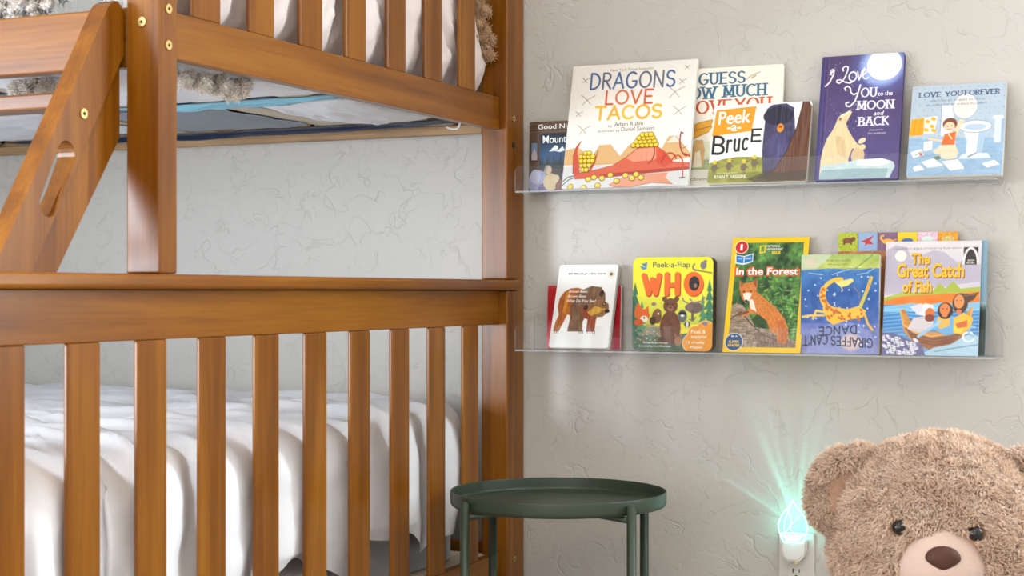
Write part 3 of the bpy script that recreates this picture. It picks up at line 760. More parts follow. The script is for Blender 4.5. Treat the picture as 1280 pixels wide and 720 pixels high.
# body, arms, legs and feet below the head (one plush body)
FURB = fleece('plush_body', (.36, .21, .125), (.60, .42, .30))
bm = BM()
def blob(c, s, rot=None):
    M4 = Matrix.Translation(hd(*c)-HC+Vector((HX, HY, HZ)))
    B3 = Matrix((rgt, upv, fwd)).transposed().to_4x4()
    bmesh.ops.create_uvsphere(bm, u_segments=36, v_segments=24, radius=1, matrix=M4 @ B3 @ (rot or Matrix()) @ Matrix.Diagonal((*s, 1)))
blob((0, -.31, -.03), (.165, .185, .135))
for s in (-1, 1):
    blob((.175*s, -.29, .04), (.055, .13, .06), Matrix.Rotation(R(24*s), 4, 'Z')); blob((.115*s, -.425, .13), (.075, .075, .16)); blob((.125*s, -.40, .27), (.07, .09, .045))
obj('body', bm, FURB, bear, True)

# ------------------------------------------------------------------ acrylic ledges
def ledge(z, lab):
    x0, x1 = -1.3525, -.4025; t = thing('book_ledge', lab, 'book ledge', ((x0+x1)/2, -.05, z))
    def rounded(za, zb, ya, yb, r=.012):
        o = [(x0, za), (x1, za)]+[(x1-r+r*math.cos(a), zb-r+r*math.sin(a)) for a in np.linspace(0, PI/2, 7)]+[(x0+r+r*math.cos(a), zb-r+r*math.sin(a)) for a in np.linspace(PI/2, PI, 7)]
        return board(BM(), o, [], lambda u, v, t_: (u, t_, v), ya, yb)
    def two(name, bm):
        o = obj(name, bm, ACRYL, t); o.data.materials.append(ACEDGE)
        ax = 1 if name != 'ledge_floor' else 2
        for p in o.data.polygons:
            if abs(p.normal[ax]) < .5: p.material_index = 1
        return o
    two('back_panel', rounded(z, z+.0745, -.0036, -.0004)); two('front_lip', rounded(z, z+.0530, -.0985, -.0953))
    two('ledge_floor', box(BM(), x0, x1, -.0951, -.0038, z, z+.0034))
ledge(1.1030, 'upper clear acrylic ledge holding six picture books on the wall')
ledge(.7790, 'lower clear acrylic ledge holding eight picture books on the wall')
ZU, ZL = 1.1066, .7826

# ------------------------------------------------------------------ drawing on covers
class Art:
    """a cover printed into a fine grid of cells; coordinates run 0..100 across the width, y down in the same unit"""
    def __init__(s, w, h, bg, res=1150):
        s.w, s.h = w, h; s.k = 100/w; s.H = h*s.k
        s.nx, s.ny = int(w*res), int(h*res)
        s.x = np.broadcast_to(np.linspace(0, 100, s.nx)[None, :], (s.ny, s.nx)); s.y = np.broadcast_to(np.linspace(0, s.H, s.ny)[:, None], (s.ny, s.nx))
        s.c = np.zeros((s.ny, s.nx, 3))+np.array(bg, float); s.px = 100/s.nx
    def put(s, m, col, a=1):
        m = np.clip(m, 0, 1)[..., None]*a; s.c = s.c*(1-m)+np.asarray(col, float)*m
    def grad(s, y0, c0, y1, c1):
        f = np.clip((s.y-y0)/(y1-y0), 0, 1)[..., None]; m = ((s.y >= y0) & (s.y <= y1))[..., None]
        s.c = np.where(m, np.array(c0)*(1-f)+np.array(c1)*f, s.c)
    def rect(s, x0, y0, x1, y1, col, a=1): s.put(np.minimum(np.minimum(s.x-x0, x1-s.x), np.minimum(s.y-y0, y1-s.y))/s.px+.5, col, a)
    def ell(s, x, y, rx, ry=None, col=(0, 0, 0), a=1, rot=0, soft=0):
        ry = rx if ry is None else ry; dx, dy = s.x-x, s.y-y
        if rot: q = R(rot); dx, dy = dx*math.cos(q)+dy*math.sin(q), -dx*math.sin(q)+dy*math.cos(q)
        d = np.sqrt((dx/rx)**2+(dy/ry)**2)
        s.put((1-d)*min(rx, ry)/(soft or s.px)+(.5 if not soft else 0), col, a)
    def poly(s, pts, col, a=1):
        xs = [p[0] for p in pts]; ys = [p[1] for p in pts]
        i0, i1 = max(0, int((min(ys)-1)/s.H*s.ny)-1), min(s.ny, int((max(ys)+1)/s.H*s.ny)+2); j0, j1 = max(0, int((min(xs)-1)/100*s.nx)-1), min(s.nx, int((max(xs)+1)/100*s.nx)+2)
        if i1 <= i0 or j1 <= j0: return
        X, Y = s.x[i0:i1, j0:j1], s.y[i0:i1, j0:j1]; ins = np.zeros(X.shape, bool); dm = np.full(X.shape, 1e9)
        for (ax, ay), (bx, by) in zip(pts, pts[1:]+pts[:1]):
            if ay != by: ins ^= ((ay > Y) != (by > Y)) & (X < (bx-ax)*(Y-ay)/(by-ay)+ax)
            dx, dy = bx-ax, by-ay; t = np.clip(((X-ax)*dx+(Y-ay)*dy)/(dx*dx+dy*dy+1e-9), 0, 1); dm = np.minimum(dm, np.hypot(X-ax-t*dx, Y-ay-t*dy))
        m = np.zeros(s.x.shape); m[i0:i1, j0:j1] = np.where(ins, dm, -dm)/s.px+.5; s.put(m, col, a)
    def line(s, pts, wd, col, a=1, asp=1):
        """a brush stroke; asp < 1 makes horizontals thinner (a broad pen)"""
        m = np.full(s.x.shape, -9.)
        for (ax, ay), (bx, by) in zip(pts, pts[1:]):
            pad = wd+1; i0, i1 = max(0, int((min(ay, by)-pad)/s.H*s.ny)), min(s.ny, int((max(ay, by)+pad)/s.H*s.ny)+2); j0, j1 = max(0, int((min(ax, bx)-pad)/100*s.nx)), min(s.nx, int((max(ax, bx)+pad)/100*s.nx)+2)
            if i1 <= i0 or j1 <= j0: continue
            X, Y = s.x[i0:i1, j0:j1], s.y[i0:i1, j0:j1]/asp; ay_, by_ = ay/asp, by/asp
            dx, dy = bx-ax, by_-ay_; t = np.clip(((X-ax)*dx+(Y-ay_)*dy)/(dx*dx+dy*dy+1e-9), 0, 1)
            d = np.hypot(X-ax-t*dx, Y-ay_-t*dy); m[i0:i1, j0:j1] = np.maximum(m[i0:i1, j0:j1], (wd/2-d)/s.px+.5)
        s.put(m, col, a)
    def speck(s, n, amp, seed=0):
        s.c = np.clip(s.c+(np.random.RandomState(seed).rand(s.ny, s.nx, 1)-.5)*amp, 0, 255)
    def tex(s, sx, sy, amp, box_=None):
        f = (fbm(s.x*sx, s.y*sy)-.47)*amp; m = (s.c.mean(2) < 222)*1.0 if amp > 40 else 1.0
        if box_: m = m*((s.x > box_[0]) & (s.y > box_[1]) & (s.x < box_[2]) & (s.y < box_[3]))
        s.c = np.clip(s.c+(f*m)[..., None], 0, 255)
    def write(s, txt, x0, y0, x1, y1, wd, col, serif=False, slope=0, asp=1, gap=.22, rot=False):
        """hand-drawn capitals fitted to a box; col may be a list of colours, one per letter"""
        ws = [GLY[c][0] if c in GLY else .45 for c in txt]; tw = sum(ws)+gap*(len(txt)-1); kx = (x1-x0)/tw; ky = y1-y0; x = 0
        for i, ch in enumerate(txt):
            for st in (GLY[ch][1] if ch in GLY else []):
                P = []
                for u, v in st:
                    X = x0+(x+u)*kx; Y = y0+v*ky+slope*((x+u)/tw-.5)
                    if rot: X = x0+x1-X; Y = y0+y1-Y
                    P.append((X, Y))
                cc = col[i % len(col)] if isinstance(col, list) else col
                s.line(P, wd, cc, 1, asp)
                if serif:
                    for (p, q) in ((P[0], P[1]), (P[-1], P[-2])):
                        if abs(p[0]-q[0]) < abs(p[1]-q[1])*.7: s.line([(p[0]-wd*1.0, p[1]), (p[0]+wd*1.0, p[1])], wd*.5, cc)
            x += ws[i]+gap
def arc(cx, cy, rx, ry, a0, a1, n=10): return [(cx+rx*math.cos(R(a0+(a1-a0)*i/n)), cy+ry*math.sin(R(a0+(a1-a0)*i/n))) for i in range(n+1)]
GLY = {
 'A': (.75, [[(0, 1), (.37, 0)], [(.37, 0), (.75, 1)], [(.14, .66), (.6, .66)]]), 'B': (.6, [[(.05, 1), (.05, 0)], [(.05, 0), (.3, 0)]+arc(.3, .24, .25, .24, -90, 90)+[(.05, .48)], [(.3, .48)]+arc(.3, .74, .3, .26, -90, 90)+[(.05, 1)]]),
 'C': (.7, [arc(.4, .5, .4, .5, -50, -310, 14)]), 'D': (.7, [[(.05, 1), (.05, 0)], [(.05, 0), (.2, 0)]+arc(.2, .5, .5, .5, -90, 90)+[(.05, 1)]]),
 'E': (.55, [[(.05, 0), (.05, 1)], [(.05, 0), (.55, 0)], [(.05, .5), (.48, .5)], [(.05, 1), (.55, 1)]]), 'F': (.52, [[(.05, 0), (.05, 1)], [(.05, 0), (.52, 0)], [(.05, .5), (.45, .5)]]),
 'G': (.75, [arc(.4, .5, .4, .5, -50, -320, 14)+[(.74, .58), (.45, .58)]]), 'H': (.7, [[(.05, 0), (.05, 1)], [(.65, 0), (.65, 1)], [(.05, .5), (.65, .5)]]), 'I': (.12, [[(.06, 0), (.06, 1)]]),
 'J': (.45, [[(.4, 0), (.4, .75)]+arc(.2, .75, .2, .25, 0, 160, 8)]), 'K': (.65, [[(.05, 0), (.05, 1)], [(.6, 0), (.05, .55)], [(.22, .42), (.65, 1)]]), 'L': (.52, [[(.05, 0), (.05, 1)], [(.05, 1), (.52, 1)]]),
 'M': (.9, [[(.05, 1), (.1, 0)], [(.1, 0), (.45, .85)], [(.45, .85), (.8, 0)], [(.8, 0), (.85, 1)]]), 'N': (.72, [[(.05, 1), (.05, 0)], [(.05, 0), (.67, 1)], [(.67, 1), (.67, 0)]]), 'O': (.82, [arc(.41, .5, .41, .5, -90, 270, 20)]),
 'P': (.55, [[(.05, 1), (.05, 0)], [(.05, 0), (.3, 0)]+arc(.3, .26, .25, .26, -90, 90)+[(.05, .52)]]), 'R': (.62, [[(.05, 1), (.05, 0)], [(.05, 0), (.3, 0)]+arc(.3, .25, .27, .25, -90, 90)+[(.05, .5)], [(.25, .5), (.62, 1)]]),
 'S': (.58, [arc(.3, .25, .27, .25, -30, -270, 10)+arc(.3, .75, .28, .25, -90, 150, 10)]), 'T': (.65, [[(.325, 0), (.325, 1)], [(0, 0), (.65, 0)]]), 'U': (.7, [[(.05, 0), (.05, .65)]+arc(.35, .65, .3, .35, 180, 0)+[(.65, 0)]]),
 'V': (.7, [[(0, 0), (.35, 1)], [(.35, 1), (.7, 0)]]), 'W': (1, [[(0, 0), (.25, 1)], [(.25, 1), (.5, .1)], [(.5, .1), (.75, 1)], [(.75, 1), (1, 0)]]), 'Y': (.7, [[(0, 0), (.35, .5)], [(.7, 0), (.35, .5)], [(.35, .5), (.35, 1)]]),
 "'": (.1, [[(.06, 0), (.03, .22)]]), '-': (.35, [[(0, .55), (.35, .55)]]),
 'r': (.4, [[(.05, .38), (.05, 1)], arc(.28, .62, .23, .24, 180, 300, 6)]), 'u': (.5, [[(.04, .38), (.04, .75)]+arc(.24, .78, .2, .22, 180, 20, 8)+[(.46, .38), (.47, 1)]]), 'c': (.48, [arc(.28, .69, .26, .31, -50, -310, 10)]),
 'o': (.55, [arc(.27, .69, .26, .31, -90, 270, 14)]), 'v': (.5, [[(0, .38), (.25, 1), (.5, .34)]]), 'e': (.5, [[(.05, .7), (.46, .64)]+arc(.26, .69, .24, .31, -15, -320, 12)]),
}
def text_mesh(art, items):
    """printed type in the built-in face, fitted to boxes in cover units; returns vertices, triangles, colours on the cover plane"""
    Vs, Fs, Cs = [], [], []; nv = 0; lay = 0
    for it in items:
        txt, x0, y0, x1, y1, col = it[:6]; op = it[6] if len(it) > 6 else {}
        cu = bpy.data.curves.new('t', 'FONT'); cu.body = txt; cu.offset = op.get('bold', 0); cu.shear = op.get('shear', 0); cu.resolution_u = 3
        o = bpy.data.objects.new('t', cu); C.objects.link(o); bpy.context.view_layer.update()
        me = bpy.data.meshes.new_from_object(o.evaluated_get(bpy.context.evaluated_depsgraph_get())); bpy.data.objects.remove(o); bpy.data.curves.remove(cu)
        n = len(me.vertices); v = np.zeros(n*3, np.float32); me.vertices.foreach_get('co', v); v = v.reshape(-1, 3)
        me.calc_loop_triangles(); f = np.zeros(len(me.loop_triangles)*3, np.int32); me.loop_triangles.foreach_get('vertices', f); f = f.reshape(-1, 3); bpy.data.meshes.remove(me)
        if n == 0: continue
        mn, mx = v.min(0), v.max(0); q = (v[:, :2]-mn[:2])/np.maximum(mx-mn, 1e-6)[:2]
        X = x0+q[:, 0]*(x1-x0); Y = y1-q[:, 1]*(y1-y0)+op.get('slope', 0)*(q[:, 0]-.5)
        if op.get('rot'): X, Y = x0+x1-X, y0+y1-Y
        z = -.00035-.00012*op.get('lay', 0)
        Vs.append(np.stack([X/art.k, np.full(n, z), art.h-Y/art.k], 1)); Fs.append(f+nv); nv += n; Cs.append(np.tile(lin(col), (n, 1)))
    return np.concatenate(Vs), np.concatenate(Fs), np.concatenate(Cs)
def color_mesh(name, V, F, Cc, parent):
    me = np_mesh(name, V, F)
    at = me.color_attributes.new('art', 'FLOAT_COLOR', 'POINT'); at.data.foreach_set('color', np.concatenate([Cc, np.ones((len(Cc), 1))], 1).astype(np.float32).ravel())
    return link(name, me, PRINT, parent)
def rr(w, h, r, y, n=6, x0=0, z0=0):
    P = []
    for cx, cz, a in ((w-r, h-r, 0), (r, h-r, 90), (r, r, 180), (w-r, r, 270)):
        for i in range(n+1): q = R(a+90*i/n); P.append((x0+cx+r*math.cos(q), y, z0+cz+r*math.sin(q)))
    return P
def prism(w, h, r, ya, yb, x0=0, z0=0):
    A = rr(w, h, r, ya, 6, x0, z0); B = rr(w, h, r, yb, 6, x0, z0); n = len(A); V = A+B+[(x0+w/2, ya, z0+h/2), (x0+w/2, yb, z0+h/2)]
    F = []
    for i in range(n):
        j = (i+1) % n; F += [(i, j, n+j), (i, n+j, n+i), (j, i, 2*n), (n+i, n+j, 2*n+1)]
    return np.array(V), np.array(F)
def plain(name, V, F, m, parent): return link(name, np_mesh(name, V, F), m, parent)
BOOKS = []
def book(art, texts, label, x0, yb, dy, t, zs, spine=(230, 225, 215), r=.001, board_=False, cover_t=.0006, hole=None, group=None, cat='picture book', name='picture_book', text_name='title'):
    """a book leaning back on its ledge: the root sits at the lower back edge"""
    a = math.asin(max(-1, min(1, dy/art.h)))
    root = thing(name, label, cat, (x0, yb+t*math.cos(a), zs+.0002), (-a, 0, 0), group)
    w, h = art.w, art.h; y0 = -t
    # front cover: thin board with the printed grid on its face
    V, F = prism(w, h, r, y0, y0+max(cover_t, .0006))
    Cc = np.tile(lin(spine), (len(V), 1))
    gx = (np.arange(art.nx)/(art.nx-1))*w; gz = h-(np.arange(art.ny)/(art.ny-1))*h
    GV = np.stack([np.broadcast_to(gx[None, :], (art.ny, art.nx)), np.full((art.ny, art.nx), y0-.00025), np.broadcast_to(gz[:, None], (art.ny, art.nx))], -1)
    GF = grid_faces(art.ny, art.nx)
    cxm = GV[..., 0].reshape(-1)[GF].mean(1); czm = GV[..., 2].reshape(-1)[GF].mean(1)
    ex = np.maximum(np.maximum(r-cxm, cxm-(w-r)), 0); ez = np.maximum(np.maximum(r-czm, czm-(h-r)), 0)
    ok = (ex*ex+ez*ez) <= r*r*1.02
    if hole is not None:
        hx, hz, hrx, hrz = hole; ok &= (((cxm-hx)/hrx)**2+((czm-hz)/hrz)**2) > 1
    GF = GF[ok]; used = np.unique(GF); rm = np.zeros(art.nx*art.ny, np.int64); rm[used] = np.arange(len(used))
    GVu = GV.reshape(-1, 3)[used]; GCu = lin(np.clip(art.c, 0, 255)).reshape(-1, 3)[used]; GF = rm[GF]
    tri = np.concatenate([GF[:, [0, 1, 2]], GF[:, [0, 2, 3]]])
    cov = color_mesh('front_cover', np.concatenate([V, GVu]), np.concatenate([F, tri+len(V)]), np.concatenate([Cc, GCu]), root)
    if texts:
        groups = []
        for it in texts:
            if len(it) > 6 and it[6].get('lay') and groups and groups[-1][-1][0] == it[0]: groups[-1].append(it)
            else: groups.append([it])
        for q, g in enumerate(groups):
            TV, TF, TC = text_mesh(art, g); TV = TV.copy(); TV[:, 1] += y0; color_mesh(text_name if q == 0 else 'lettering', TV, TF, TC, root)
    ins = .0 if board_ else (.0025 if t > .008 else .0006)
    ya, yb_ = y0+max(cover_t, .0006)+.00005, -max(cover_t, .0006)-.00005
    if yb_ > ya:
        V, F = prism(w-ins-(.0004 if board_ else 0), h-2*ins, max(r-.0003, .0004), ya, yb_, 0 if not board_ else .0002, ins); plain('page_block', V, F, PAGES, root)
    V, F = prism(w, h, r, -max(cover_t, .0006), 0); color_mesh('back_cover', V, F, np.tile(lin(spine), (len(V), 1)), root)
    BOOKS.append(root); return root
WH = (240, 235, 228)

# ------------------------------------------------------------------ the books of the upper ledge
# mountain bedtime book, half hidden
a = Art(.150, .1466, (92, 68, 48)); a.tex(.05, .35, 40)
for y in (11, 33, 55, 77): a.rect(0, y, 100, y+1.4, (46, 32, 22), .8)
a.rect(2, 27, 14, 55, (60, 44, 30)); a.rect(4, 29, 12.5, 53, (96, 120, 150)); a.poly([(4, 45), (8, 36), (12.5, 46), (12.5, 53), (4, 53)], (170, 150, 160))
a.rect(15, 16, 92, 66, (40, 30, 26)); a.grad(17.5, (8, 14, 34), 64, (24, 110, 170)); a.rect(0, 17, 16.5, 67, (84, 62, 44)); a.rect(90, 17, 100, 67, (84, 62, 44)); a.rect(0, 27, 14, 55, (60, 44, 30)); a.rect(3.5, 29, 12, 53, (100, 124, 150)); a.poly([(3.5, 45), (8, 36), (12, 46), (12, 53), (3.5, 53)], (176, 160, 170))
a.ell(40, 37, 3.5, 3.5, (235, 235, 220))
a.poly([(17, 52), (28, 42), (36, 36), (42, 41), (50, 35), (60, 46), (90, 52), (90, 64), (17, 64)], (40, 70, 110)); a.poly([(30, 42), (36, 36), (42, 41), (46, 38.5), (50, 35), (54, 41), (46, 43), (38, 41)], (230, 236, 240))
for i in range(22): x = 17+i*3.4; hgt = 7+5*math.sin(i*2.3)+2*math.sin(i*5); a.poly([(x-2.5, 65), (x, 56-hgt), (x+2.5, 65)], (14, 36, 30))
a.rect(0, 66, 100, 98, (70, 52, 44)); a.tex(.1, .1, 50, (0, 66, 100, 98))
a.ell(14, 84, 15, 17, (150, 152, 186)); a.ell(10, 76, 8, 10, (180, 182, 208)); a.ell(24, 93, 10, 8, (96, 80, 120)); a.ell(29, 67, 5.5, 6, (196, 168, 140)); a.poly([(22, 72), (25, 61), (31, 60), (27, 66), (26, 75)], (150, 146, 140))
a.ell(33, 84, 11, 12, (196, 174, 128)); a.ell(41, 79, 5, 5, (206, 186, 146)); a.ell(52, 90, 12, 9, (120, 66, 40)); a.ell(55, 76, 5, 9, (150, 140, 200)); a.ell(60, 92, 8, 7, (140, 80, 50))
book(a, [('Good Night', 13, 3.6, 72, 12.5, (240, 236, 226), {'bold': .006}), ('Mountains', 20.5, 19.5, 76, 30, (240, 240, 240), {'bold': .01})],
     'dark brown book with a blue night mountain window, leftmost on the upper ledge', -1.3515, -.030, .004, .010, ZU, (60, 46, 36), text_name='title')
# large white taco book
a = Art(.2683, .2640, (238, 232, 224)); H_ = a.H; a.tex(.5, .5, 7); a.speck(1, 10)
a.rect(0, 81, 100, H_, (214, 212, 208)); a.tex(.6, .6, 10, (0, 81, 100, 100))
for pts in ([(0, 80), (0, 68), (10, 66), (20, 73), (24, 80)], [(17, 81), (24, 71), (28, 64.5), (36, 64), (48, 78), (50, 80)], [(40, 80.5), (50, 67), (56, 62.5), (62, 62), (74, 80)], [(72, 80), (82, 60), (88, 60), (100, 74), (100, 77), (80, 80)]): a.poly(pts, (214, 172, 118)); a.line(pts[1:-1], .25, (150, 120, 90), .6)
for x in (33, 57, 86): a.poly([(x-5, 65), (x-1, 60.5), (x+1, 60), (x+5, 64.5)], (240, 236, 232), .7)
a.poly([(38, 96), (44, 92), (60, 89), (84, 88), (82, 92), (88, 97), (72, 95.5), (54, 98.5), (42, 98)], (222, 150, 116)); a.line([(38, 96), (42, 98), (54, 98.5), (72, 95.5), (88, 97)], .4, (150, 80, 60))
body = [(9, 87), (16, 86), (30, 83.5), (40, 81), (50, 75), (58, 68.5), (66, 67), (74, 67.5), (80, 72), (87, 80), (100, 81), (100, 86), (86, 87), (60, 88.5), (36, 90.5), (10, 91)]
a.poly(body, (214, 96, 66)); a.poly([(50, 76), (58, 69), (72, 68), (79, 74), (72, 78), (56, 79)], (232, 150, 120)); a.poly([(36, 90.5), (60, 88.5), (86, 87), (100, 86), (100, 84), (60, 86), (30, 88)], (176, 62, 42)); a.line(body+[body[0]], .35, (110, 40, 30), .8)
a.poly([(73, 69), (80, 72), (87, 80), (80, 84), (74, 80)], (206, 70, 46), .8)
for x in (54, 58, 62, 66, 70, 74): a.line([(x, 71+abs(x-64)*.25), (x, 79)], .25, (190, 90, 70), .6)
a.line(arc(66, 72, 6, 9, -60, 70), 1.0, (150, 60, 50)); a.line(arc(84, 82, 6, 9, 190, 330), 1.1, (170, 56, 44)); a.line(arc(90, 84, 5, 9, 200, 370), 1.1, (190, 70, 54)); a.line([(95, 85), (95.5, 92)], .9, (190, 90, 70)); a.line([(93, 92.5), (97, 92.5)], .8, (90, 60, 50))
a.poly([(8, 87), (10, 88), (14, 87), (11, 74), (10, 68), (12.5, 61), (9, 65), (7, 72)], (200, 84, 60)); a.poly([(15, 87), (20, 86), (24, 79), (27, 69), (25.5, 79), (22, 86)], (200, 84, 60)); a.line([(12.5, 61), (9, 65), (7, 72), (8, 87)], .4, (120, 40, 30)); a.line([(27, 69), (24, 79), (20, 86)], .5, (120, 40, 30))
def ball(a, x, y, r): a.ell(x, y, r*1.1, r, (96, 74, 26)); a.ell(x-.05, y-.1, r*.9, r*.78, (246, 200, 44)); a.ell(x-.3*r, y-.3*r, r*.4, r*.3, (252, 224, 110))
for row, (y, xs) in enumerate(((84, (16, 18.6)), (80.5, (14.6, 17.6, 20.6)), (77, (14, 17.2, 20.4, 23)), (73.5, (13.4, 16.6, 19.8, 23)), (70.8, (17, 20)))):
    for x in xs: ball(a, x, y, 2)
for y, xs in ((66, (55, 58.5, 62, 65.5, 69, 72.5)), (63.2, (57, 60.5, 64, 67.5, 71)), (60.4, (59, 62.5, 66, 69.5)), (57.9, (61.5, 65, 68))):
    for x in xs: ball(a, x, y, 2.2)
for x, y in ((21, 91.5), (25.5, 90.2), (32, 91), (38.5, 88.8), (7, 97), (18, 98.2), (29, 96.6), (44, 93.5), (50.5, 89.4), (56, 91.6), (59, 88.8), (63, 91.4)): ball(a, x, y, 2.3)
for x, y, q in ((11, 12, 1), (89, 17, 1), (14, 28, 2), (84, 25, 2.4), (8, 39, 1), (13, 52, 1.8), (88, 40, 1.8), (92, 6, .7)):
    a.line([(x-3*q*.8, y-2*q), (x, y), (x+3.2*q, y-1.6*q)], .45, (150, 130, 116)); a.line([(x-2.4*q*.7, y+2*q), (x, y), (x+1.5*q, y+1.8*q)], .45, (150, 130, 116))
a.line(arc(98, 62, 7, 14, 100, 200)+[(93, 58)], 1.0, (150, 50, 44)); a.line([(100, 76), (95, 74)], 1.2, (170, 60, 50)); a.line([(93.5, 70), (97, 68)], .4, (120, 50, 44)); a.line([(0, 93), (4, 89.5), (9, 88.5)], .7, (70, 70, 80)); a.line([(0, 96), (5, 91.5), (9, 90)], .7, (70, 70, 80))
B1, B2 = (62, 92, 140), (90, 98, 118)
a.write('DRAGONS', 15.5, 7.6, 83, 20, 1.5, [B1, B2, (70, 104, 150), B1, B2, (104, 108, 122), B1], slope=1.2)
a.write('LOVE', 29, 22, 66.5, 32.6, 1.6, [(206, 92, 56), (214, 116, 74), (210, 104, 64), (206, 92, 56)], slope=.6)
a.write('TACOS', 22, 34.4, 74.5, 44.6, 1.9, [(236, 184, 50), (232, 176, 60), (238, 190, 64), (228, 172, 60), (234, 182, 44)], slope=.4)
G1 = (112, 100, 86)
book(a, [('New York Times bestseller', 31, 4, 66, 6.2, (150, 140, 128)), ('by', 33, 48.9, 36.5, 51.6, G1), ('Adam Rubin', 38, 47, 61, 50.3, G1, {'bold': .004}), ('illustrated by', 25, 52.8, 43, 55.2, G1), ('Daniel Salmieri', 44, 51.2, 70, 54.6, G1, {'bold': .004})],
     'large white taco book with a red hill and yellow tacos on the upper ledge', -1.2557, -.082, .064, .010, ZU, (232, 226, 218), cover_t=.0018, text_name='lettering')
# cream book with serif capitals, behind
a = Art(.2500, .2400, (240, 232, 216)); a.tex(.06, .06, 8)
BL = (52, 98, 128)
a.write('GUESS', 31.5, 4.2, 68.5, 13.2, 1.9, BL, True, asp=.5); a.write('HOW', 14, 15.5, 45, 24.6, 2.0, BL, True, asp=.5, gap=.18); a.write('MUCH', 52, 15, 86, 24, 2.0, BL, True, asp=.5)
RD = (196, 74, 34); a.write('I', 13, 27, 16, 37, 2, RD, True, asp=.5); a.write('LOVE', 22, 26.6, 58, 36.6, 2, RD, True, asp=.5); a.write('YOU', 62, 26, 90, 36, 2, RD, True, asp=.5)
a.line([(70, 11), (74, 8), (81, 5.5)], .5, (140, 120, 90)); a.ell(76, 9, 2.5, .8, (190, 170, 130), rot=-30)
a.poly([(0, 84), (14, 82), (40, 78), (100, 80), (100, 60), (70, 52), (40, 60), (20, 56), (8, 46), (0, 50)], (222, 224, 196)); a.rect(0, 74, 100, 82, (150, 168, 104)); a.tex(.15, .15, 30, (0, 70, 100, 84))
for pts in ([(22, 49), (32, 44), (44, 42), (42, 47), (30, 50)], [(21, 54), (30, 50), (44, 47), (40, 52), (28, 57)]): a.poly(pts, (226, 164, 46)); a.line(pts, .5, (170, 110, 40))
a.poly([(26, 80), (27, 66), (30, 58), (36, 58), (38, 66), (37, 80)], (214, 170, 110)); a.poly([(28, 80), (30, 68), (34, 66), (36, 80)], (240, 226, 196)); a.tex(.3, .3, 24, (20, 40, 60, 82))
book(a, [('Sam McBratney', 14, 88, 44, 91.5, (110, 90, 80))], 'cream book with blue serif capitals standing behind the bear and tree book', -1.0640, -.040, .028, .008, ZU, (238, 230, 214), r=.006, cover_t=.002, board_=True, text_name='author_line')
# bear and tree board book
a = Art(.1961, .1640, (240, 238, 232)); H_ = a.H
a.poly([(0, 62), (14, 58), (30, 56), (50, 57), (100, 60), (100, H_), (0, H_)], (142, 140, 44)); a.tex(.12, .3, 70, (0, 55, 100, H_)); a.poly([(0, 70), (30, 64), (60, 66), (60, 72), (20, 74)], (176, 172, 60), .6)
a.poly([(56, 78), (53.5, 50), (53.5, 36), (54, 20), (55, 6), (60, 2), (74, 1), (82, 6), (84, 20), (86, 38), (82, 80)], (66, 60, 92)); a.tex(.25, .25, 40, (52, 0, 88, 80)); a.ell(67, 14, 15, 10, (40, 38, 58)); a.ell(69, 46, 13, 18, (84, 80, 126), .7, soft=6)
a.ell(70, 27, 3.4, 4.6, (232, 150, 36)); a.ell(70, 25.6, 2, 1.6, (170, 80, 26))
trunk = [(91, 0), (97, 0), (100, 6), (100, 84), (50, 80), (68, 70), (78, 52), (86, 28)]
a.poly(trunk, (98, 60, 42)); a.tex(.8, .06, 60, (64, 0, 100, 84)); a.line([(91, 0), (86, 28), (78, 52), (68, 70), (50, 80)], .7, (52, 32, 24)); a.poly([(40, 80), (60, 72), (74, 74), (100, 72), (100, 82), (50, 84)], (60, 46, 30), .7)
a.poly([(3, 5), (44, 2.5), (41, 29), (0.5, 33)], (238, 152, 28)); a.tex(.2, .2, 14, (0, 2, 45, 34))
for x, y in ((6, 62), (21, 60.5), (36, 62), (46.5, 58)):
    a.ell(x, y+5, 3.2, 4, (110, 92, 60)); a.ell(x, y-1, 2.2, 2.2, (216, 190, 40)); a.line([(x+2, y-.6), (x+4, y-.2)], .7, (60, 50, 30)); a.line([(x-.5, y+8), (x-.8, y+12)], .6, (80, 60, 40)); a.line([(x+1.5, y+8), (x+1.5, y+12)], .6, (80, 60, 40)); a.line([(x+3, y+5), (x+5, y+6)], .7, (80, 70, 50))
a.write('B', 2, 34, 14, 52, 2.7, (34, 30, 30), slope=1); a.write('ruc', 17, 30, 38, 49.5, 2.3, (34, 30, 30), slope=-2, gap=.3); a.write('E', 41, 27.5, 51, 40, 2.1, (34, 30, 30))
book(a, [('Peek', 6, 6.2, 39, 20.5, (250, 246, 236), {'bold': .014, 'slope': -1.5}), ('-a-', 15.5, 21.5, 30, 28.5, (250, 246, 236), {'bold': .016}), ('RYAN T. HIGGINS', 7, 75, 40, 78.6, (244, 240, 220), {'bold': .008}), ('written and illustrated by', 9, 72, 30, 73.6, (220, 214, 190))],
     'small white board book with an orange title square and brown tree trunk', -.9480, -.084, .048, .013, ZU, (236, 232, 224), r=.007, board_=True)
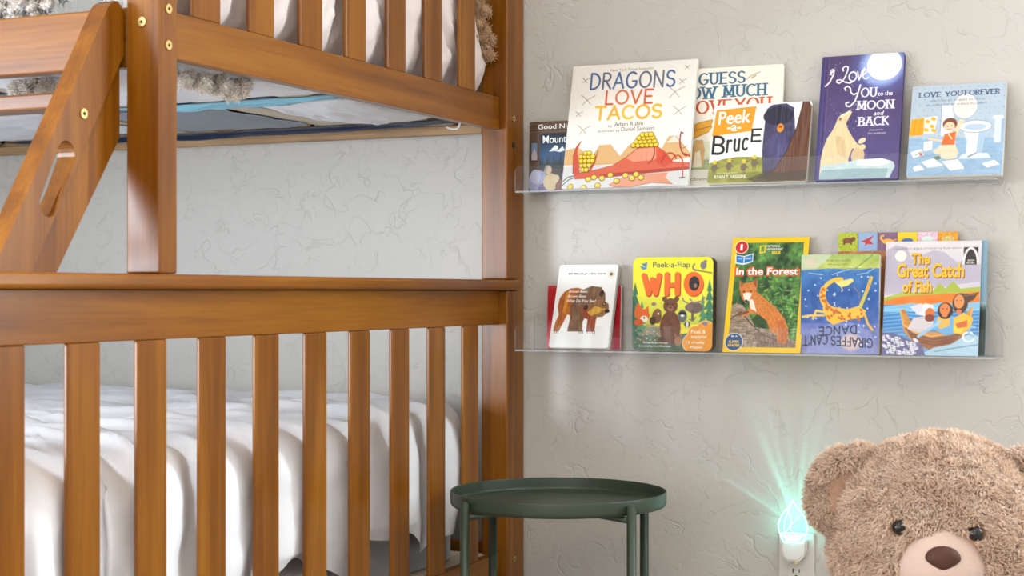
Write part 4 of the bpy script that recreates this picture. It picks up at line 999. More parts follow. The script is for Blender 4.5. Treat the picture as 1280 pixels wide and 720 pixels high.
# indigo moon book
a = Art(.1564, .2520, (84, 66, 112)); H_ = a.H
a.grad(0, (74, 58, 98), H_, (78, 66, 124)); a.tex(.05, .05, 12)
a.ell(74, 16, 44, 44, (96, 116, 190), .75, soft=24); a.ell(74, 16, 30, 30, (170, 190, 240), .8, soft=8); a.ell(76.5, 14.5, 21, 20.5, (246, 242, 232)); a.tex(.09, .09, 0); 
for x, y, r in ((68, 10, 5), (80, 14, 6), (72, 22, 5), (82, 26, 3), (64, 18, 3)): a.ell(x, y, r, r*.9, (224, 216, 206), .55, soft=3)
rs = np.random.RandomState(4)
for _ in range(60): a.ell(12+60*rs.rand(), 2+100*rs.rand(), .35+.25*rs.rand(), None, (214, 206, 230), .8)
a.rect(0, 0, 3, H_, (56, 48, 112)); a.rect(5.5, 0, 8, H_, (60, 46, 104)); a.rect(8.5, 0, 9.3, H_, (120, 100, 120), .6)
WT = (236, 232, 236)
a.line([(11, 24), (15, 18), (15.5, 23), (11, 34), (6, 39)], 1.8, WT); a.line(arc(14, 21, 2.5, 4, 120, 330, 8), 1.2, WT)
a.line([(27, 20), (26, 16.5), (29, 14), (32.5, 15), (32.5, 19), (30, 27), (27, 33), (23, 36), (19.5, 34.4), (20, 31.6), (24, 31.4), (30, 35), (36, 36.6), (40, 34)], 1.6, WT)
a.line(arc(39, 28, 4.6, 6, -90, 270, 14), 1.8, WT); a.line([(44.5, 22), (47, 33), (50, 22), (53, 18)], 1.7, WT); a.line([(50, 28), (56, 23)]+arc(55, 26, 4, 6, -60, -320, 12), 1.6, WT)
a.line([(31.5, 46), (30, 42.6), (33.5, 40.4), (37, 43), (38, 49), (41.5, 52), (45.5, 50)], 1.7, WT); a.line([(49, 39.5), (46.2, 52), (43.4, 61), (38, 67), (33.4, 66.4), (32.6, 62.6), (36, 61.4)], 1.8, WT)
a.write('OU', 51, 44, 69, 55.5, 2.0, WT, True, asp=.6)
a.write('MOON', 47, 61, 90, 71.5, 2.1, WT, True, asp=.5); a.write('BACK', 50, 82, 85, 92.5, 2.2, WT, True, asp=.5)
bear_ = [(6, 158), (6, 138), (8, 122), (12, 108), (18, 98), (21, 91), (24, 82), (28, 77), (33, 75), (39.5, 71), (41, 74), (37, 83), (34.5, 89), (38, 98), (44, 108), (50, 116), (57, 119), (57, 124), (50, 125), (44, 121), (40, 134), (41, 158)]
a.poly(bear_, (222, 196, 152)); a.poly([(22, 104), (32, 106), (36, 118), (36, 134), (26, 128)], (190, 158, 118), .5); a.poly([(24, 82), (28, 77), (33, 75), (39.5, 71), (41, 74), (30, 80)], (240, 222, 186), .6); a.ell(27, 83, 1.8, 2.2, (150, 116, 84)); a.ell(39.8, 72.8, 1.1, .9, (60, 46, 44)); a.tex(.5, .12, 26, (4, 66, 58, 150))
a.ell(55, 112, 5, 3.2, (226, 204, 160), rot=-30); a.ell(51, 131, 8, 11, (206, 178, 136)); a.ell(56, 120, 4, 3.4, (222, 196, 152)); a.tex(.4, .4, 20, (44, 108, 68, 144))
ice = [(6, 160), (8, 142), (30, 140), (52, 136), (80, 135), (94, 140), (96, 146), (90, 160)]
a.poly(ice, (190, 206, 206)); a.poly([(52, 136), (80, 135), (94, 140), (78, 145), (50, 143)], (226, 230, 224)); a.poly([(8, 148), (50, 147), (88, 148), (86, 160), (6, 160)], (120, 152, 158), .6); a.tex(.1, .2, 30, (4, 134, 98, 162))
book(a, [('to the', 71, 49.2, 88.5, 55, WT, {'bold': .006}), ('and', 67, 74.5, 79.5, 80, WT, {'bold': .006, 'shear': .2}), ('Illustrated by', 63, 97.5, 80, 100.2, (200, 190, 210), {'shear': .3}), ('TIM WARNES', 61, 102, 83, 104.6, (200, 190, 210))],
     'tall indigo book with a bright full moon and white bear on the upper ledge', -.7360, -.088, .068, .013, ZU, (64, 50, 106), r=.003, cover_t=.0022)
# pale blue bathroom board book
a = Art(.1703, .1860, (176, 190, 202)); H_ = a.H; a.tex(.1, .1, 10)
rs = np.random.RandomState(9)
for j in range(9):
    for i in range(11): x, y = 4+i*9.4+(j % 2)*4.5, 3+j*6.6; a.line([(x, y), (x+.9, y+1.4)], .6, (130, 140, 156) if (i+j) % 5 else (190, 110, 110), .8)
a.poly([(0, 64), (100, 66), (100, H_), (0, H_)], (150, 180, 206)); a.tex(.12, .2, 40, (0, 62, 100, H_))
for q in range(9): a.line([(0, 66+q*5), (100, 68+q*5)], .3, (120, 150, 180), .6)
WC = (228, 228, 226)
a.rect(33, 25, 46, 62, (214, 220, 226)); a.rect(34, 25, 44, 28, WC); a.line([(33, 25), (33, 62)], .5, (110, 130, 150))
a.ell(58, 27, 13.5, 15.5, (160, 170, 182)); a.ell(58, 27, 12.7, 14.7, (238, 228, 218)); a.ell(58, 28, 9, 11, (226, 216, 208))
a.poly([(56, 52), (86, 54), (80, 66), (78, 84), (62, 84), (62, 68)], WC); a.poly([(74, 56), (86, 54), (80, 66), (78, 84), (72, 84)], (168, 190, 212)); a.ell(70, 52, 17.5, 7.6, (120, 142, 168)); a.ell(70, 52, 16.8, 6.9, WC); a.ell(70, 52.6, 11.5, 3.8, (176, 194, 212)); a.poly([(58, 84), (84, 84), (88, 90), (54, 90)], (214, 222, 228))
a.rect(90, 40, 100, 76, (150, 176, 204)); a.rect(88, 40, 99, 44, WC); a.rect(90, 44, 97, 72, (206, 214, 222))
a.poly([(1, 41), (15, 39), (15, 60), (0, 61)], (244, 160, 20)); a.line([(6, 42), (5, 59)], .6, (200, 120, 20)); a.line([(11, 42), (10.5, 59)], .6, (200, 120, 20))
a.poly([(15.5, 39), (29, 37.5), (27, 58), (15.5, 59)], (240, 236, 220))
for x, y in ((19, 44), (25, 41), (24, 50), (18, 54), (26, 55)): a.ell(x, y, 2.8, 2.1, (240, 168, 36), rot=30)
a.line([(38, 68), (26, 66), (22, 65)], 2.6, (238, 196, 160)); a.line([(48, 62), (52, 52), (54, 46)], 4.6, (240, 204, 172)); a.ell(55, 45, 2.6, 2.2, (240, 204, 172))
a.poly([(38, 60), (50, 57), (49, 73), (35, 73)], (232, 106, 40)); a.line([(42, 60), (46, 66)], 1.4, (240, 204, 172)); a.poly([(34, 73), (50, 73), (54, 84), (40, 86), (28, 82)], (240, 206, 174)); a.ell(44, 86, 9, 4, (240, 210, 180)); a.ell(34, 80, 7, 3.6, (240, 206, 174))
a.ell(43, 48, 7.6, 7.4, (122, 66, 44)); a.ell(42.6, 51, 5.8, 5.6, (240, 198, 166)); a.poly([(36, 48), (43, 44), (50, 48), (48, 42), (40, 41)], (122, 66, 44)); a.line([(40.5, 53.5), (42.5, 54.6), (45, 53.4)], .5, (150, 60, 50)); a.ell(40.6, 50.5, .6, None, (40, 30, 30)); a.ell(45, 50.2, .6, None, (40, 30, 30))
for pts in ([(2, 80), (14, 76), (18, 84), (6, 88)], [(14, 92), (28, 88), (40, 98), (22, 100)], [(36, 92), (54, 90), (62, 102), (46, 104)], [(78, 96), (92, 92), (98, 98), (84, 102)], [(6, 98), (14, 95), (20, 102), (8, 104)], [(16, 68), (26, 67), (26, 78), (16, 80)]): a.poly(pts, (226, 228, 226)); a.line(pts+[pts[0]], .35, (120, 140, 160))
a.ell(14, 83, 1.6, None, (196, 60, 60)); a.ell(32, 88, 3.4, 2.2, (96, 124, 84)); a.line([(64, 88), (72, 84)], 1, (70, 70, 80)); a.line([(8, 84), (14, 80)], .6, (60, 70, 90))
a.write('LOVE', 8, 8.5, 31, 14, 1.15, (36, 54, 96), True, asp=.55); a.write('YOU', 36, 8.3, 54, 13.8, 1.15, (36, 54, 96), True, asp=.55); a.write('FOREVER', 57, 8, 93, 13.6, 1.15, (36, 54, 96), True, asp=.55)
book(a, [('WRITTEN BY ROBERT MUNSCH', 20, 18, 78, 20.4, (96, 108, 136)), ('ILLUSTRATED BY SHEILA McGRAW', 16, 23, 81, 25.4, (96, 108, 136))],
     'pale blue board book with a toilet and orange towels, rightmost on the upper ledge', -.5640, -.088, .066, .017, ZU, (206, 204, 202), r=.003, board_=True, text_name='credits')

# ------------------------------------------------------------------ the books of the lower ledge
a = Art(.1615, .1300, (190, 24, 34)); a.tex(.1, .1, 12); a.line(arc(27, 22, 8, 13, -60, -300, 16), 4.2, (240, 196, 60)); a.rect(0, 66, 100, 81, (214, 90, 120), .7)
book(a, [('LET', 44, 10, 70, 34, (240, 196, 60))][:0], 'plain red book with part of a yellow letter behind the brown bear book', -1.3112, -.030, .008, .012, ZL, (186, 22, 32), board_=True, r=.003)
# white bear book
a = Art(.1290, .1790, (244, 244, 242)); H_ = a.H
a.poly([(6, 70), (8, 56), (14, 46), (24, 40), (36, 39), (46, 42), (46, 72), (40, 88), (24, 84), (20, 96), (14, 112), (4, 112), (6, 96), (10, 84)], (176, 98, 42)); a.poly([(18, 46), (24, 44), (22, 84), (16, 80)], (226, 150, 46), .8)
a.poly([(28, 72), (36, 50), (46, 42), (60, 36), (76, 38), (84, 48), (86, 62), (82, 72), (70, 78), (58, 82), (52, 96), (54, 112), (28, 112), (30, 92)], (124, 92, 68)); a.poly([(46, 72), (62, 76), (78, 76), (74, 94), (74, 112), (60, 112), (60, 92), (50, 88)], (150, 74, 50))
a.poly([(56, 72), (64, 62), (80, 58), (92, 66), (94, 78), (84, 88), (70, 88), (58, 82)], (146, 104, 66)); a.poly([(58, 80), (70, 70), (88, 74), (80, 80), (64, 86)], (214, 164, 66)); a.ell(91, 78, 4, 3, (48, 34, 30)); a.ell(84, 66, 3, 2.8, (60, 46, 40)); a.ell(84.3, 66, 1.1, None, (226, 220, 210)); a.ell(78, 49, 4, 5, (70, 46, 36)); a.ell(54, 72, 4, 4, (70, 46, 36)); a.tex(.5, .09, 70, (0, 30, 96, 113))
for x in (6, 9, 12, 48, 51, 54, 62, 66, 70, 74): a.line([(x, 110), (x+1, 115)], .9, (50, 34, 28))
a.ell(90, 16, 6.5, 6.5, (224, 216, 200)); a.ell(90, 16, 5.7, 5.7, (240, 234, 222)); a.ell(90, 16, 2.6, 2.8, (110, 96, 60))
a.tex(.9, .9, 3)
WB = {'bold': .014, 'shear': .2}
book(a, [('Bill Martin Jr / Eric Carle', 17, 13.6, 81, 17.6, (34, 34, 34), WB), ('Brown Bear,', 22, 43, 54, 48, (246, 244, 240), WB), ('Brown Bear,', 21, 51, 53, 56, (246, 244, 240), WB), ('What Do You See?', 20, 58.5, 70, 63.5, (246, 244, 240), WB)],
     'small white board book with a brown patchwork bear on the lower ledge', -1.2830, -.086, .061, .014, ZL, (236, 234, 230), r=.006, board_=True)
# yellow and green forest flap book
a = Art(.1661, .1850, (236, 226, 30)); H_ = a.H
a.grad(0, (232, 226, 24), 46, (246, 236, 60)); a.grad(46, (240, 234, 70), 80, (196, 204, 70)); a.poly([(0, 82), (30, 84), (60, 92), (100, 84), (100, H_), (0, H_)], (78, 104, 84)); a.tex(.1, .2, 40, (0, 80, 100, H_)); a.poly([(4, 84), (20, 80), (44, 83), (44, 96), (20, 92), (0, 96)], (150, 146, 124), .8)
for cx, top, bot, wd, col in ((3, 30, 86, 13, (58, 116, 82)), (0, 44, 92, 12, (44, 96, 74)), (96, 26, 80, 11, (60, 124, 90)), (88, 44, 84, 8, (84, 140, 96)), (12, 52, 84, 8, (92, 146, 96))):
    for q in range(5): y = top+(bot-top)*q/5; a.poly([(cx-wd*(.3+.14*q), y+(bot-top)*.27), (cx, y), (cx+wd*(.3+.14*q), y+(bot-top)*.27)], col)
OR = (238, 106, 20); SHD = (170, 60, 16)
for dx, dy, wd, col in ((.9, 1.0, 7.4, SHD), (0, 0, 6.6, OR)):
    a.line([(14+dx, 22+dy), (20+dx, 43+dy)], wd, col); a.line([(20+dx, 43+dy), (24.5+dx, 27+dy)], wd, col); a.line([(24.5+dx, 27+dy), (29+dx, 43+dy)], wd, col); a.line([(29+dx, 43+dy), (33+dx, 22+dy)], wd, col)
    a.line([(43+dx, 21+dy), (43+dx, 43+dy)], wd, col); a.line([(56+dx, 21+dy), (56+dx, 43+dy)], wd, col); a.line([(43+dx, 33+dy), (56+dx, 33+dy)], wd*.8, col)
    a.ell(76+dx, 32+dy, 12.2, 14.4, col)
a.ell(77, 31.5, 6.5, 8.6, (30, 18, 12)); a.ell(78.5, 34, 2, 2.6, (150, 120, 80))
br_ = (112, 66, 40)
a.ell(48, 84, 13, 20, br_); a.ell(48, 58, 9, 9, br_); a.ell(40.5, 50, 3.2, 3.2, br_); a.ell(55.5, 50, 3.2, 3.2, br_); a.ell(48, 61, 4, 3.2, (150, 100, 66)); a.ell(48, 60, 1.4, 1, (40, 24, 20)); a.ell(44.5, 56, .9, None, (30, 20, 16)); a.ell(51.5, 56, .9, None, (30, 20, 16)); a.ell(38.5, 100, 5, 4, (92, 52, 32)); a.ell(57.5, 100, 5, 4, (92, 52, 32)); a.tex(.3, .3, 34, (34, 46, 62, 104))
fx = (222, 100, 30); a.ell(14, 70, 8, 8, fx); a.ell(6, 64, 3, 9, fx, rot=10); a.poly([(8, 64), (9, 57), (14, 63)], fx); a.poly([(15, 63), (20, 58), (21, 65)], fx); a.ell(15, 74, 5, 4, (238, 226, 206)); a.ell(15, 72.5, 1.1, None, (30, 20, 20)); a.ell(8, 78, 6, 4, (200, 84, 26))
a.ell(31, 71, 6, 8, (120, 76, 40)); a.ell(32, 66, 4.6, 4.4, (134, 88, 50)); a.ell(26, 76, 4, 5, (70, 46, 34)); a.ell(33, 67.5, 1.2, 1, (240, 236, 226))
a.ell(63, 70, 5.6, 7.6, (96, 98, 100)); a.ell(63, 67, 4.6, 2.2, (28, 28, 32)); a.ell(63, 69.6, 2.4, 1.4, (236, 236, 232)); a.ell(69, 80, 3.6, 3.8, (40, 40, 44)); a.ell(69, 80, 1.8, 3.8, (220, 220, 216))
a.ell(78, 60, 10, 7, (108, 88, 84)); a.ell(71, 60, 5, 4.4, (124, 100, 92)); a.line([(70, 55), (64, 52), (63, 49)], 1.8, (150, 132, 120)); a.line([(78, 54), (88, 52), (90, 48)], 1.8, (150, 132, 120)); a.line([(76, 54), (72, 50)], 1.6, (150, 132, 120)); a.rect(74, 62, 77, 76, (100, 80, 76)); a.line([(72, 74), (76, 76), (79, 72)], 1.6, (120, 116, 90))
a.ell(27, 56, 3, 2.2, (140, 120, 110)); a.poly([(8, 10), (16, 12), (10, 8), (18, 6), (17, 14), (12, 15)], (86, 130, 180))
a.ell(88, 10, 4, 4.6, (120, 112, 116)); a.line([(76, 15), (86, 17), (98, 19)], 1.4, (122, 96, 70)); a.line(arc(79, 12, 4, 4, 60, 240, 8), 1.8, (110, 104, 108)); a.ell(90, 5.6, 2.4, 2, (130, 122, 124))
cl = (240, 156, 40)
for x, y, r in ((80, 92, 10), (92, 88, 12), (74, 102, 10), (92, 100, 16), (84, 108, 14)): a.ell(x, y, r+.8, r+.8, (250, 214, 150))
for x, y, r in ((80, 92, 10), (92, 88, 12), (74, 102, 10), (92, 100, 16), (84, 108, 14)): a.ell(x, y, r, r, cl)
a.ell(91, 79, 3.2, 2, (110, 130, 170)); a.ell(58, 100, 4.5, 5.5, (170, 126, 90)); a.ell(55, 94, 1.4, 3.6, (150, 106, 76), rot=-24); a.ell(61, 94, 1.4, 3.6, (150, 106, 76), rot=24)
rs = np.random.RandomState(2)
for _ in range(24): a.ell(2+34*rs.rand(), 86+16*rs.rand(), .7, None, [(236, 226, 180), (236, 120, 90), (250, 200, 80)][rs.randint(3)])
WT2 = (246, 240, 214)
who = book(a, [('Peek-a-Flap', 25, 5.5, 71.5, 14.5, (92, 94, 92), {'bold': .012}), ('Peek &', 74, 86.2, 92, 90.6, WT2, {'bold': .012}), ('explore!', 74, 92.4, 93, 97, WT2, {'bold': .012}), ('12 chunky', 68, 99.5, 91, 103.5, WT2, {'bold': .012}), ('flaps!', 73, 105, 88, 109, WT2, {'bold': .012}),
              ('Written by Jaye Garnett', 14, 101, 45, 103.6, WT2, {'bold': .01}), ('Illustrated by Ariel Silverstein', 9, 105, 49, 107.6, WT2, {'bold': .01})],
     'thick yellow and green forest flap board book with big orange letters', -1.1060, -.078, .010, .026, ZL, (150, 130, 90), r=.013, board_=True, cover_t=.0015)
for ch in who.children:
    if ch.name.startswith('page_block'):
        ch.data.materials.clear(); ch.data.materials.append(mat('dark_board_pages', (.035, .018, .014), .6)); ch['label'] = 'dark inner board pages'
# yellow framed fox reader
a = Art(.1531, .2350, (244, 196, 16)); H_ = a.H
x0, y0, x1, y1 = 6.5, 7, 93.5, H_-7
a.rect(x0, y0, x1, y1, (58, 96, 40))
f1 = fbm(a.x*.10, a.y*.08); f2 = fbm(a.x*.35+9, a.y*.25); inn = (a.x > x0) & (a.x < x1) & (a.y > y0) & (a.y < y1)
g = np.stack([36+150*(f1-.3)+60*(f2-.47), 70+190*(f1-.3)+80*(f2-.47), 30+90*(f1-.3)+30*(f2-.47)], -1); a.c = np.where(inn[..., None], np.clip(g, 10, 210), a.c)
rs = np.random.RandomState(6)
for _ in range(70):
    x, y = rs.uniform(40, 92), rs.uniform(52, 110); q = rs.uniform(0, 180); a.ell(x, y, rs.uniform(1.5, 4), rs.uniform(.7, 1.4), (90+60*rs.rand(), 140+60*rs.rand(), 60+30*rs.rand()), .8, rot=q)
lg = (150, 128, 108)
a.poly([(x0, 92), (14, 88), (22, 92), (30, 104), (40, 120), (60, 124), (80, 134), (x1, 138), (x1, y1), (x0, y1)], lg); a.tex(.12, .7, 110, (x0, 86, x1, y1)); a.line([(x0, 110), (20, 100), (34, 116), (50, 130), (70, 138)], 1.2, (70, 50, 40)); a.poly([(40, 126), (60, 128), (x1, 140), (x1, y1), (44, y1)], (120, 92, 74), .6); a.tex(.6, .2, 70, (x0, 120, x1, y1))
for pts in ([(34, 110), (44, 100), (56, 112), (52, 122), (40, 120)],): a.poly(pts, (44, 70, 30), .9)
ff = (206, 122, 52)
a.poly([(28, 76), (36, 72), (44, 78), (54, 86), (66, 96), (76, 108), (82, 120), (84, 134), (80, 142), (70, 140), (68, 128), (60, 126), (54, 112), (44, 104), (34, 102), (26, 106), (20, 106), (20, 102), (30, 96)], ff)
a.poly([(28, 82), (32, 96), (40, 100), (34, 84)], (236, 222, 206)); a.poly([(66, 112), (76, 110), (82, 124), (82, 140), (72, 140), (70, 124)], (186, 100, 44), .8); a.line([(18, 104), (28, 100)], 3.4, (120, 70, 40))
a.poly([(14, 58), (20, 62), (30, 60), (37, 55), (38, 66), (36, 76), (30, 84), (24, 88), (19, 82), (15, 70)], ff); a.poly([(14, 58), (20, 62), (17, 68)], (150, 84, 40)); a.poly([(37, 55), (31, 60), (37, 68)], (150, 84, 40)); a.poly([(20, 76), (26, 74), (32, 76), (29, 84), (24, 88)], (238, 226, 210)); a.ell(25, 85.5, 2, 1.6, (34, 26, 24)); a.ell(21, 73, 1.3, 1, (40, 28, 20)); a.ell(30, 72.4, 1.3, 1, (40, 28, 20)); a.tex(.7, .5, 50, (12, 52, 88, 142))
a.ell(12.5, 13, 9, 9, (236, 226, 210)); a.ell(12.5, 13, 8, 8, (200, 26, 30))
a.poly([(5, 23), (17, 25), (29, 21), (29, 33), (17, 37), (6, 35)], (238, 236, 230)); a.poly([(6.5, 24), (16.5, 26), (16.5, 35), (7.2, 33.6)], (34, 122, 190)); a.poly([(17.8, 26), (28, 22.5), (28, 31.8), (17.8, 35)], (34, 122, 190))
a.line([(37.5, 12), (43.5, 11), (43.5, 20), (37.5, 21), (37.5, 12)], 1.5, (250, 206, 20))
a.ell(14, 140, 12, 12, (236, 226, 210)); a.ell(14, 140, 11, 11, (28, 74, 128))
YT = (250, 210, 40); W_ = (246, 244, 240)
book(a, [('1', 10.9, 8.8, 13.9, 17.2, W_, {'bold': .004}), ('NATIONAL', 45.5, 10.2, 63, 13.4, W_, {'bold': .003}), ('GEOGRAPHIC', 45.5, 14.4, 67, 17.4, W_, {'bold': .003}), ('KIDS', 53, 18.6, 64, 22.4, YT, {'bold': .03}),
         ('YOU', 8.5, 27.6, 15, 29.4, W_), ('READ', 19, 27, 26.5, 29.6, W_), ('In the Forest', 6.0, 39.2, 91.4, 52.6, (226, 92, 22), {'bold': .085}), ('In the Forest', 8.4, 41.2, 89.2, 50.8, (250, 246, 240), {'bold': .022, 'lay': 2}),
         ('BE A', 10, 131.4, 18, 133.6, W_, {'bold': .01}), ('SUPER', 7, 138, 21, 141.4, YT, {'bold': .02}), ('READER', 6.5, 142.6, 22, 146, YT, {'bold': .02})],
     'yellow framed paperback with an orange fox on a log on the lower ledge', -.9160, -.088, .074, .0032, ZL, (240, 192, 16))
# blue book standing upside down
a = Art(.1483, .1880, (40, 92, 160)); H_ = a.H
a.grad(0, (150, 176, 90), 20, (196, 200, 90)); a.grad(18, (60, 120, 180), 50, (34, 86, 158)); a.grad(50, (34, 86, 158), 88, (70, 100, 170)); a.grad(88, (96, 112, 178), H_, (140, 140, 190)); f = fbm(a.x*.07, a.y*.06)
a.tex(.12, .12, 50); a.poly([(0, 0), (40, 0), (28, 12), (20, 18), (0, 20)], (196, 206, 190), .7); a.ell(12, 10, 9, 7, (226, 190, 176), .6, soft=4); a.line([(0, 20), (40, 17), (70, 20), (100, 16)], 1.2, (180, 190, 120), .8); a.line([(70, 18), (86, 6), (92, 0)], .9, (90, 120, 60))
for pts in ([(10, 24), (28, 26)], [(40, 26), (56, 21), (62, 20)], [(72, 26), (84, 24), (94, 18)]): a.line(pts, 1, (190, 210, 230), .8)
a.poly([(14, 96), (40, 88), (64, 86), (90, 98), (96, H_), (8, H_)], (150, 160, 214), .5); a.ell(65, 112, 16, 13, (226, 196, 190), .9, soft=5)
rs = np.random.RandomState(8)
for _ in range(46):
    x, y, r = rs.uniform(3, 97), rs.uniform(26, 116), rs.uniform(.5, 1.6); a.line([(x-r, y), (x+r, y)], .7, (232, 240, 246)); a.line([(x, y-r), (x, y+r)], .7, (232, 240, 246))
yg = (240, 186, 60); sp_ = (196, 106, 36)
a.line(arc(52, 52, 24, 22, 200, 96, 16), 8, yg); a.line(arc(50, 52, 22, 20, 275, 195, 12), 5.2, yg); a.poly([(44, 36), (56, 33), (66, 31), (68, 34), (60, 40), (52, 42)], (244, 214, 120)); a.line([(52, 42), (54, 46)], 1, (244, 214, 120))
a.poly([(28, 68), (36, 66), (60, 70), (74, 66), (84, 72), (80, 80), (60, 84), (42, 90), (34, 84)], yg); a.line([(76, 68), (84, 48), (90, 30)], 4.4, (200, 190, 80)); a.line([(84, 48), (89, 32)], 1.6, (236, 140, 40)); a.line([(82, 76), (86, 88), (92, 96)], 3, (220, 180, 80)); a.line([(32, 74), (20, 72), (16, 82)], 3, (228, 190, 90)); a.line([(30, 78), (14, 78), (3, 80)], 3, (228, 190, 90)); a.line([(76, 62), (74, 48), (68, 42)], .9, (200, 120, 60), .7)
rs = np.random.RandomState(12)
for k in range(46):
    if k < 24: q = R(200-104*k/23); x, y = 52+24*math.cos(q)+rs.uniform(-2.2, 2.2), 52+22*math.sin(q)+rs.uniform(-2.2, 2.2)
    else: x, y = rs.uniform(34, 80), rs.uniform(70, 84)
    a.ell(x, y, 1.9, 1.5, sp_, rot=rs.uniform(0, 90))
DK = (30, 34, 60)
a.write('DANCE', 24, 92, 72, 102, 1.6, DK, rot=True, slope=-3); a.write('GIRAFFES', 40, 106, 92, 117, 1.6, DK, rot=True, slope=3, gap=.2); a.write("CAN'T", 4, 104, 35, 115.5, 1.6, DK, rot=True, slope=-2)
book(a, [('Giles Andreae', 34, 12, 60, 14.6, (96, 110, 50), {'rot': 1}), ('Guy Parker-Rees', 32, 6.4, 64, 9.4, (96, 110, 50), {'rot': 1})],
     'blue starry giraffe book standing upside down on the lower ledge', -.7650, -.078, .009, .014, ZL, (224, 214, 190), r=.004, board_=True, text_name='credits')
# tall tabbed book behind
a = Art(.2231, .1950, (176, 112, 60)); a.tex(.15, .15, 90)
for k in range(10): a.ell(4+k*10, 12+(k % 3)*3, 4, 3, [(228, 180, 130), (120, 60, 30), (240, 220, 190)][k % 3])
for y in range(20, 92, 9): a.ell(27.5+(y % 2)*3, y, 3, 3, [(240, 208, 170), (90, 46, 26), (200, 90, 40)][(y//9) % 3])
tabk = book(a, [], 'tall tabbed board book with bright animal tabs behind the giraffe book', -.7050, -.028, .004, .018, ZL, (214, 190, 150), r=.003, board_=True)
cols = [(172, 184, 34), (146, 172, 206), (128, 92, 122), (246, 206, 20), (238, 200, 214), (240, 160, 30)]
for k, col in enumerate(cols):
    t_ = Art(.0371, .0350, col); t_.tex(.05, .05, 10); c_ = [(120, 66, 30), (196, 40, 50), (246, 180, 60), (60, 110, 170), (226, 240, 226), (226, 200, 120)][k]
    if k == 1: t_.poly([(30, 40), (50, 30), (84, 14), (62, 40), (80, 60), (48, 58), (34, 72), (40, 52), (14, 44)], c_)
    elif k == 2: t_.ell(52, 46, 28, 14, c_); t_.line([(26, 42), (16, 30), (20, 18), (30, 16)], 9, c_); t_.line([(78, 44), (94, 36)], 7, c_)
    elif k == 3: t_.ell(50, 44, 28, 14, c_)
    elif k == 0: t_.ell(50, 40, 28, 15, c_); t_.ell(78, 32, 13, 11, c_); t_.rect(26, 44, 36, 62, c_); t_.rect(62, 44, 72, 62, c_); t_.tex(.3, .3, 120)
    else: t_.ell(50, 36, 30, 16, c_); t_.tex(.15, .15, 90)
    gx = np.linspace(0, t_.w, t_.nx); gz = t_.h-np.linspace(0, t_.h, t_.ny)
    GV = np.stack([np.broadcast_to(gx[None], (t_.ny, t_.nx)), np.full((t_.ny, t_.nx), -.0002), np.broadcast_to(gz[:, None], (t_.ny, t_.nx))], -1).reshape(-1, 3)
    V, F = prism(t_.w-.0004, t_.h, .002, 0, .0022); gf = grid_faces(t_.ny, t_.nx); gf = np.concatenate([gf[:, [0, 1, 2]], gf[:, [0, 2, 3]]])
    off = np.array([.0002+k*.0371, -.018+.0022*k, .1950])
    tb = color_mesh('tab', np.concatenate([V, GV])+off, np.concatenate([F, gf+len(V)]), np.concatenate([np.tile(lin(col), (len(V), 1)), lin(np.clip(t_.c, 0, 255)).reshape(-1, 3)]), tabk)
# thin pale blue book behind the boat book
a = Art(.1745, .2140, (132, 168, 190)); a.grad(66, (170, 190, 200), 76, (26, 50, 40)); a.rect(0, 76, 100, a.H, (26, 48, 38))
book(a, [], 'thin pale blue and dark green paperback behind the boat book', -.6005, -.066, .032, .004, ZL, (140, 172, 190))
# boat book
a = Art(.1736, .2160, (196, 188, 196)); H_ = a.H
a.grad(0, (222, 214, 214), 40, (190, 184, 198)); a.grad(40, (190, 184, 198), 62, (214, 206, 208)); a.tex(.05, .05, 16)
a.ell(16, 16, 6.5, 6.5, (238, 226, 214)); a.poly([(0, 10), (10, 4), (22, 6), (28, 20), (50, 10), (62, 12), (76, 24), (88, 18), (100, 26), (100, 44), (0, 60), (0, 12)], (168, 160, 180), .65); a.ell(16, 16, 6, 6, (240, 228, 214))
a.poly([(0, 62), (20, 56), (50, 56), (58, 46), (64, 52), (72, 44), (80, 52), (100, 50), (100, 60), (0, 70)], (164, 178, 60)); a.poly([(0, 66), (20, 60), (60, 58), (100, 55), (100, 72), (0, 74)], (234, 126, 36)); a.tex(.06, .2, 40, (0, 56, 100, 74))
a.grad(70, (70, 140, 196), 92, (60, 124, 186)); a.grad(92, (60, 124, 186), H_, (126, 172, 204)); a.poly([(0, 72), (14, 70), (30, 68), (46, 70), (60, 67), (80, 69), (100, 66), (100, 76), (0, 78)], (128, 184, 220))
for q in range(8): a.line([(0, 76+q*4), (20, 74+q*4), (40, 77+q*4), (100, 74+q*4)], .9, (160, 206, 232), .6)
bw = (196, 134, 62)
a.poly([(18, 76), (22, 74), (26, 82), (32, 92), (50, 99), (70, 97), (84, 88), (88, 76), (92, 72), (93, 84), (86, 104), (72, 116), (50, 118), (34, 112), (22, 98)], bw); a.poly([(22, 92), (34, 100), (52, 104), (72, 101), (90, 88), (86, 104), (72, 116), (50, 118), (34, 112)], (150, 86, 40)); a.tex(.06, .5, 60, (17, 72, 94, 119))
for q in range(3): a.line([(24+q*3, 96+q*4), (36+q*2, 104+q*3), (54, 107+q*3), (72-q, 104+q*3), (88-q*3, 93+q*4)], .7, (100, 56, 30))
a.line([(18, 76), (22, 92), (34, 100), (52, 104), (72, 101), (90, 88), (93, 72)], 1.6, (226, 170, 84))
a.poly([(26, 96), (32, 84), (44, 82), (54, 88), (50, 98), (38, 100)], (206, 196, 200)); a.poly([(34, 80), (36, 72), (44, 68), (52, 70), (54, 78), (46, 76), (44, 82)], (230, 226, 230)); a.poly([(28, 72), (40, 68), (42, 76), (36, 80)], (214, 210, 220)); a.ell(49, 79, 5, 6, (206, 112, 56)); a.ell(49, 84, 5, 4, (128, 60, 34))
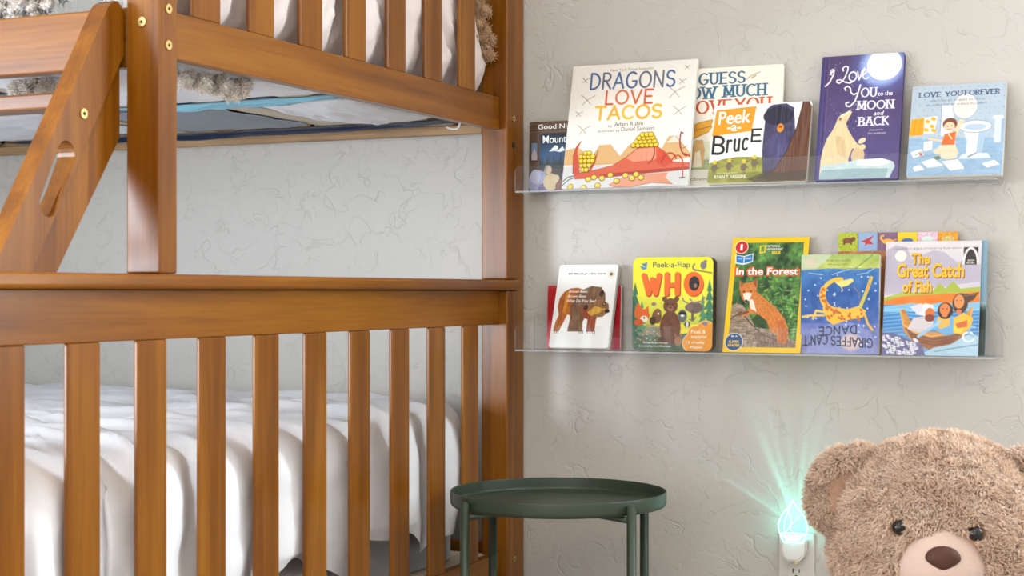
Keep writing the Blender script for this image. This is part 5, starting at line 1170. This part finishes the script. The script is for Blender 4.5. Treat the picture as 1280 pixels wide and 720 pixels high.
a.poly([(54, 96), (54, 84), (66, 78), (80, 86), (80, 100), (66, 103)], (110, 170, 216)); a.poly([(56, 90), (58, 82), (70, 82), (70, 92), (60, 96)], (236, 176, 80)); a.ell(65, 76, 8, 9, (52, 40, 36)); a.ell(64.5, 74.5, 5.4, 6.5, (218, 126, 66)); a.ell(64.5, 81, 3, 2, (218, 126, 66)); a.line([(38, 104), (60, 88)], 3, (150, 196, 226))
a.poly([(74, 100), (74, 84), (84, 78), (94, 84), (92, 92), (84, 102)], (236, 182, 60)); a.ell(79, 95, 5, 5, (240, 206, 60)); a.poly([(76, 90), (88, 86), (88, 93), (78, 95)], (204, 104, 50)); a.ell(80, 68, 8, 11, (74, 48, 34)); a.ell(79, 66, 5.2, 7.6, (226, 142, 80)); a.ell(79, 77, 3, 2.4, (210, 116, 66)); a.poly([(80, 57), (90, 58), (99, 56), (94, 64), (86, 68), (86, 76), (84, 62)], (84, 58, 42)); a.line([(84, 60), (96, 58)], .8, (140, 110, 84))
for x in (76.6, 81): a.ell(x, 65, .6, None, (40, 24, 20))
for x in (62.4, 66.6): a.ell(x, 74, .6, None, (40, 24, 20))
wv = (176, 206, 222)
a.poly([(40, H_), (54, 116), (72, 112), (84, 104), (94, 100), (100, 104), (100, H_)], wv); a.line(arc(90, 104, 6, 5, 30, 300, 12), 2, (226, 236, 240)); a.line(arc(94, 98, 4, 5, 60, 300, 12), 2, (150, 186, 208)); a.line([(56, 120), (76, 116), (100, 112)], 1.4, (120, 160, 190)); a.tex(.08, .2, 26, (40, 100, 100, H_))
rs = np.random.RandomState(21); a.poly([(0, 100), (10, 100), (24, 106), (40, 112), (46, H_), (0, H_)], (96, 96, 150))
for _ in range(40):
    x, y = rs.uniform(0, 40), rs.uniform(101, 124)
    if y > 99+x*.25: a.ell(x, y, 3.6, 1.7, (226, 226, 236), rot=rs.uniform(-60, 60))
for q in range(9): a.line([(2+q*5, 101+q*1.2), (8+q*4.6, H_)], .5, (110, 90, 100)); a.line([(0, 104+q*2.6), (44, 112+q*2)], .4, (110, 90, 100), .7)
a.poly([(82, 7), (97, 7), (97, 26), (82, 26)], (40, 30, 32)); a.line([(82, 25)]+[(89.5-7.3*math.cos(q), 25-17*math.sin(q)) for q in np.linspace(0, PI, 16)]+[(97, 25)], 2.2, (236, 230, 226)); a.rect(82, 27, 97, 28.6, (60, 50, 50)) if False else None
YO, DR = (246, 186, 34), (156, 70, 26)
its = []
for txt, b in (('The', (27, 13, 47, 25.4)), ('Great Catch', (12.5, 24, 83, 40)), ('of Fish', (19, 43, 50, 56.5))):
    its.append((txt, b[0]+.7, b[1]+.9, b[2]+.9, b[3]+1.1, DR, {'bold': .04})); its.append((txt, *b, YO, {'bold': .03, 'lay': 2}))
book(a, its+[('LEARNING BIBLE STORIES IS FUN WITH', 8, 7, 80, 8.8, (110, 100, 110)), ('ARCH', 86, 20.4, 93, 22.4, (240, 232, 226), {'bold': .01, 'lay': 3}), ('BOOKS', 85.6, 23, 93.4, 25, (240, 232, 226), {'bold': .01, 'lay': 3})],
     'boat and fishermen paperback, rightmost on the lower ledge', -.6090, -.088, .046, .003, ZL, (214, 206, 206))
